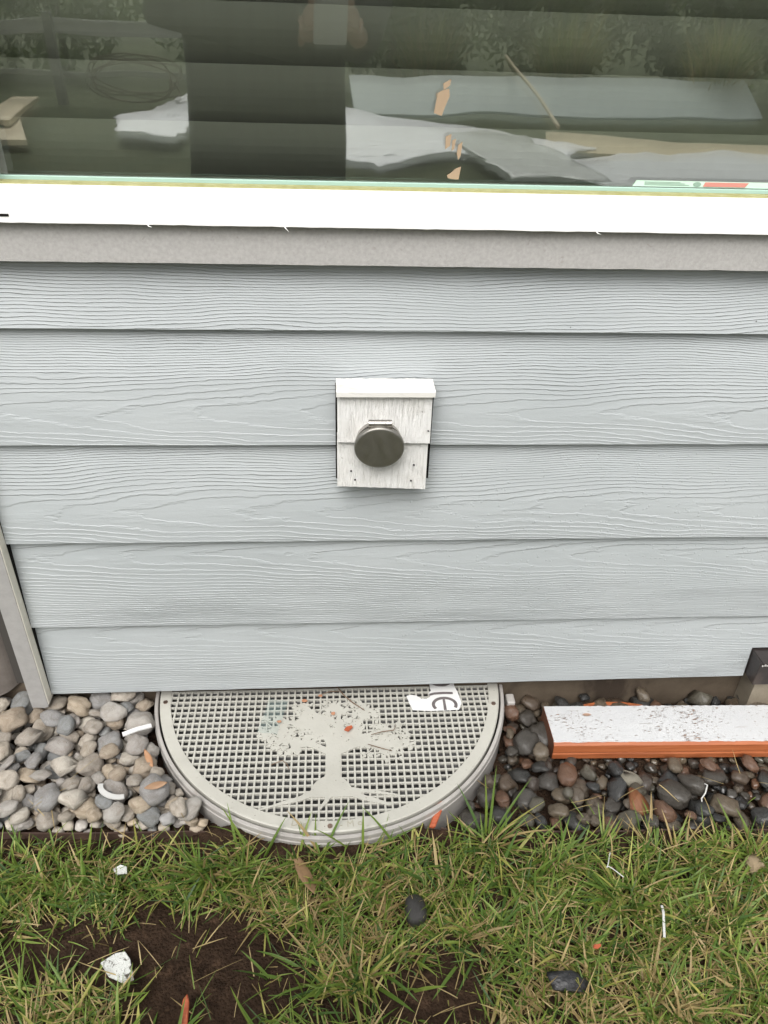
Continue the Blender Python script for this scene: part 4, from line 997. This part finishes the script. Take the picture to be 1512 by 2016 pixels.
hm = mat('brown_hose', (.11,.06,.045), .6); co = empty('hose_coil', (-2.25, -9.0, .13)); tag(co, 'coil of brown hose heaped by the rail fence, reflected at upper left', 'hose')
pts = []
for k in range(200):
    a = k*.19; rr = .40+.07*math.sin(k*.37)
    pts.append((rr*1.3*math.cos(a)+.05*math.sin(k*.11), -.1+.35*math.sin(a), .30+.22*math.sin(a)+.05*math.sin(k*.31)))
obj('hose', tube_mesh('hose', pts, .008, 6), hm, co, smooth=True)
fence = tag(empty('rail_fence', (-4, -9.2, .13)), 'white horizontal rail fence across the garden, reflected at upper left', 'fence')
obj('rail', box_bm(-5, 2.6, -.02, .02, .70, .84, .004), M['white'], fence); obj('rail', box_bm(-5, 2.6, -.02, .02, .30, .36, .004), mat('grey_rail', (.25,.25,.24), .7), fence)
for x in (-4.5, -2.7, -.9, .9, 2.5): obj('post', box_bm(x-.05, x+.05, .021, .12, 0, .9, .004), mat('fence_post', (.2,.2,.19), .7), fence)
# shrubs
def leaf_cloud(seed, n_, rx, ry, rz, ls):
    r_ = np.random.default_rng(seed); d = r_.normal(size=(n_, 3)); d /= np.linalg.norm(d, axis=1)[:, None]; rad = r_.uniform(.45, 1.0, n_)**.6
    lob = 1+.25*np.sin(d[:, 0]*5+seed)+.2*np.sin(d[:, 1]*6+d[:, 2]*4+seed*2)
    c = d*(rad*lob)[:, None]*np.array([rx, ry, rz])+np.array([0, 0, rz*1.05])
    u = r_.normal(size=(n_, 3)); u /= np.linalg.norm(u, axis=1)[:, None]; v = np.cross(u, r_.normal(size=(n_, 3))); v /= np.linalg.norm(v, axis=1)[:, None]
    s = r_.uniform(.6, 1.3, n_)[:, None]*ls
    V = np.stack([c-u*s, c+v*s*.35, c+u*s, c-v*s*.35], 1).reshape(-1, 3); V[:, 2] = np.maximum(V[:, 2], .02)
    return npmesh('crown', V, np.arange(n_*4).reshape(-1, 4))
lm = []
for nm, c1, c2 in (('shrub_leaf_dark', (.035,.075,.02), (.08,.135,.035)), ('shrub_leaf_mid', (.06,.12,.025), (.13,.19,.05)), ('shrub_leaf_pale', (.11,.15,.045), (.22,.24,.09))):
    m_ = mat(nm, c1, .5); t = NT(m_); t.base(t.mix(t.noise(t.coord(), 3, 3), c1, c2)); lm.append(m_)
    tl = t.node('ShaderNodeBsdfTranslucent'); tl.inputs[0].default_value = (*c2, 1); ms = t.node('ShaderNodeMixShader'); ms.inputs[0].default_value = .45
    t.l.new(t.b.outputs[0], ms.inputs[1]); t.l.new(tl.outputs[0], ms.inputs[2]); t.l.new(ms.outputs[0], t.n['Material Output'].inputs[0])
bark = mat('bark', (.06,.045,.03), .9)
crowns = [leaf_cloud(3, 4200, 1.5, 1.0, 1.1, .09), leaf_cloud(8, 4200, 1.3, 1.1, 1.5, .08), leaf_cloud(13, 3600, 1.1, .9, .9, .10)]
stem_me = tube_mesh('stem', [(0,0,0),(.05,.02,.5),(.02,.04,1.1)], [.07,.05,.02], 7); stem_me.materials.append(bark)
SH = [(.9,-12.2,0,0,'dark rounded shrub reflected right behind the figure'), (3.2,-12.6,1,1,'tall mid-green shrub reflected near the middle of the glass'), (5.4,-12.0,0,0,'dark rounded shrub reflected toward the right'), (7.6,-12.8,2,1,'low leafy mid-green shrub reflected at far right'), (4.4,-14.5,1,2,'pale loose shrub reflected behind the dark ones'), (-1.6,-13.0,1,0,'tall dark shrub reflected behind the fence at left'), (-4.2,-13.2,0,1,'mid-green shrub behind the fence at far left'), (-7,-13,1,0,'tall dark shrub at the left end of the fence'), (10,-13.5,1,0,'tall dark shrub at the right end of the garden'), (2.0,-15,1,0,'tall dark shrub in the back row, reflected mid-right')]
for x, y, c, m_, lb in SH:
    s = tag(empty('shrub', (x, y, .13)), lb, 'shrub', 'shrubs at the back of the garden')
    me = crowns[c].copy(); me.materials.append(lm[m_]); obj('crown', me, None, s); obj('stem', stem_me, None, s)
    s.rotation_euler = (0, 0, random.uniform(0, 6)); k = random.uniform(.9, 1.25); s.scale = (k, k, k)
# tall ornamental grass tufts in front of the shrubs
n = 900; x = rng.normal(0, .12, n); y = rng.normal(0, .12, n)
V_, F_, C_ = blades(x, y, rng.uniform(0, 6.28, n), rng.uniform(.5, 1.25, n), rng.uniform(.008, .016, n), np.abs(rng.normal(.15, .15, n)), rng.uniform(.2, 1.3, n), gcol(n, np.full(n, .3)), 6, np.zeros(n))
tme = npmesh('leaves', V_, F_); at = tme.attributes.new('blade_colour', 'FLOAT_COLOR', 'POINT'); at.data.foreach_set('color', np.concatenate([C_, np.ones((len(C_), 1))], 1).astype(np.float32).ravel()); tme.materials.append(gmat)
for x, y, lb in [(3.1,-10.6,'tall arching grass tuft reflected above the plywood'), (5.0,-10.2,'tall arching grass tuft reflected near the right edge'), (1.3,-11.0,'tall arching grass tuft reflected beside the figure')]:
    o = obj('ornamental_grass', tme); o.location = (x, y, .13); o.rotation_euler = (0, 0, x); tag(o, lb, 'grass tuft', 'tall grass tufts in the garden')

# the photographer, seen as a dark figure in the glass
px, py, pz = -.185, -1.42, .145
per = tag(empty('person', (px, py, pz)), 'person in a dark coat holding a phone, reflected in the window', 'person')
def skin_body(name, verts, edges, radii, m, par, root=0, sub=2):
    me = bpy.data.meshes.new(name); me.from_pydata(verts, edges, []); o = bpy.data.objects.new(name, me); col.objects.link(o)
    sk = o.modifiers.new('skin', 'SKIN'); sl = me.skin_vertices[0].data
    for i, r_ in enumerate(radii): sl[i].radius = r_ if isinstance(r_, tuple) else (r_, r_)
    sl[root].use_root = True
    o.modifiers.new('sub', 'SUBSURF').levels = sub; o.modifiers['sub'].render_levels = sub
    dg = bpy.context.evaluated_depsgraph_get(); bpy.context.view_layer.update(); dg.update()
    m2 = bpy.data.meshes.new_from_object(o.evaluated_get(dg)); bpy.data.objects.remove(o)
    m2.name = name; return obj(name, m2, m, par, smooth=True)
skinm = mat('skin', (.50,.33,.25), .55); dark = mottled('dark_cloth', (.016,.018,.019), (.026,.028,.028), 40, .9, .002, 200); trouser = mat('trousers', (.018,.018,.022), .9)
wr_r, wr_l = (.245, .262, 1.062), (.125, .262, 1.062)    # wrists, near the phone at the camera
bv = [(0,0,.93),(0,0,1.10),(0,.01,1.28),(0,0,1.42),(0,.01,1.50),(0,.03,1.60),(0,.03,1.70),
      (.10,0,.88),(.11,.02,.50),(.12,0,.09),(.13,.13,.04), (-.10,0,.88),(-.11,.02,.50),(-.12,0,.09),(-.13,.13,.04),
      (.18,0,1.40),(.27,.06,1.13),wr_r,(-.18,0,1.40),(-.23,.08,1.13),wr_l]
be = [(0,1),(1,2),(2,3),(3,4),(4,5),(5,6),(0,7),(7,8),(8,9),(9,10),(0,11),(11,12),(12,13),(13,14),(3,15),(15,16),(16,17),(3,18),(18,19),(19,20)]
br = [(.17,.12),(.15,.11),(.17,.12),(.13,.09),.055,.085,.075,.095,.062,.045,.04,.095,.062,.045,.04,.065,.05,.03,.065,.05,.03]
body = skin_body('body', bv, be, br, skinm, per)
# coat and trousers over it
def tube_cloth(name, rings, m, n_=28):
    V = []; F = []
    for cx, cy, cz, rx, ry in rings:
        for k in range(n_): a = 2*math.pi*k/n_; V.append((cx+rx*math.cos(a)*(1+.03*math.sin(5*a+cz*9)), cy+ry*math.sin(a), cz))
    for i in range(len(rings)-1):
        for k in range(n_): F.append((i*n_+k, i*n_+(k+1) % n_, (i+1)*n_+(k+1) % n_, (i+1)*n_+k))
    o = obj(name, pyd(name, V, F), m, per, smooth=True); s_ = o.modifiers.new('t', 'SOLIDIFY'); s_.thickness = .006; return o
tube_cloth('coat', [(0,.01,.60,.222,.165),(0,.01,.80,.218,.16),(0,.01,1.0,.215,.15),(0,.01,1.2,.222,.155),(0,.005,1.36,.225,.14),(0,0,1.45,.17,.11),(0,.005,1.52,.075,.075)], dark)
for s in (-1, 1):
    tube_cloth('trouser_leg', [(s*.125,0,.06,.075,.085),(s*.118,.02,.5,.088,.095),(s*.105,.0,.86,.108,.125)], trouser)
    sv = [(s*.18,0,1.40),(.27 if s > 0 else -.23,.07,1.13),tuple(np.array(wr_r if s > 0 else wr_l)-np.array([0,.03,0]))]
    o = obj('sleeve', tube_mesh('sleeve', [Vector(sv[0])*.9+Vector(sv[1])*.1]+[Vector(sv[0]).lerp(Vector(sv[1]), .6), Vector(sv[1]), Vector(sv[1]).lerp(Vector(sv[2]), .5), Vector(sv[2])], [.085,.08,.078,.07,.058], 12), dark, per, smooth=True)
    o = obj('shoe', skin_shoe := box_bm(s*.125-.045, s*.125+.045, -.09, .19, .0, .085, .03, seg=3), mat('shoe', (.03,.03,.03), .5), per, smooth=True)
hair = bmesh.new(); bmesh.ops.create_uvsphere(hair, u_segments=20, v_segments=12, radius=1)
for v in hair.verts: v.co = Vector((v.co.x*.098, v.co.y*.112-.012, v.co.z*.10+1.70)); 
bmesh.ops.delete(hair, geom=[v for v in hair.verts if v.co.y > .055 and v.co.z < 1.725], context='VERTS')
obj('hair', hair, mat('hair', (.03,.02,.015), .6), per, smooth=True)
# face: nose, ears, eyes, mouth as small children of the body
for nm, c, r_, m_ in (('nose', (0,.125,1.655), (.014,.018,.022), skinm), ('ear', (.088,.02,1.655), (.012,.02,.03), skinm), ('ear', (-.088,.02,1.655), (.012,.02,.03), skinm), ('eye', (.033,.105,1.685), (.013,.010,.008), mat('eye', (.05,.04,.03), .2)), ('eye', (-.033,.105,1.685), (.013,.010,.008), mat('eye', (.05,.04,.03), .2)), ('mouth', (0,.108,1.60), (.026,.010,.007), mat('lip', (.38,.16,.13), .5))):
    b = bmesh.new(); bmesh.ops.create_uvsphere(b, u_segments=10, v_segments=8, radius=1)
    for v in b.verts: v.co = Vector((c[0]+v.co.x*r_[0], c[1]+v.co.y*r_[1], c[2]+v.co.z*r_[2]))
    obj(nm, b, m_, body, smooth=True)
# hands: palm and five fingers each, closing round the phone's edges
def hand(wr, side):
    w0 = Vector(wr); ix = -side      # fingers reach towards the phone centre
    V = [w0, w0+Vector((ix*.012, .035, .02)), w0+Vector((ix*.02, .055, .045))]; E_ = [(0,1),(1,2)]; Rr = [.026, (.028,.018), (.03,.016)]
    for q, (dz, L) in enumerate(((.038,.030),(.018,.034),(-.002,.031),(-.020,.025))):
        b0 = len(V); V += [w0+Vector((ix*.018,.060,.045+dz)), w0+Vector((ix*(.018+L*.6),.074,.047+dz)), w0+Vector((ix*(.018+L*1.35),.070,.049+dz))]; E_ += [(2,b0),(b0,b0+1),(b0+1,b0+2)]; Rr += [.0095,.0088,.0075]
    b0 = len(V); V += [w0+Vector((ix*.024,.036,.052)), w0+Vector((ix*.034,.036,.082))]; E_ += [(1,b0),(b0,b0+1)]; Rr += [.011,.0085]
    return skin_body('hand', [tuple(v) for v in V], E_, Rr, skinm, per, 0, 2)
hand(wr_r, 1); hand(wr_l, -1)
ph = tag(obj('phone', box_bm(-.038, .038, -.0045, .0045, -.078, .078, .004, seg=2), mat('phone_case', (.7,.7,.7), .4)), 'grey phone held up in front of the dark coat', 'phone')
ph.location = Vector((0, -1.01308, 1.3))-fw*.014-up*.050; ph.rotation_euler = (-pitch, 0, -yaw)
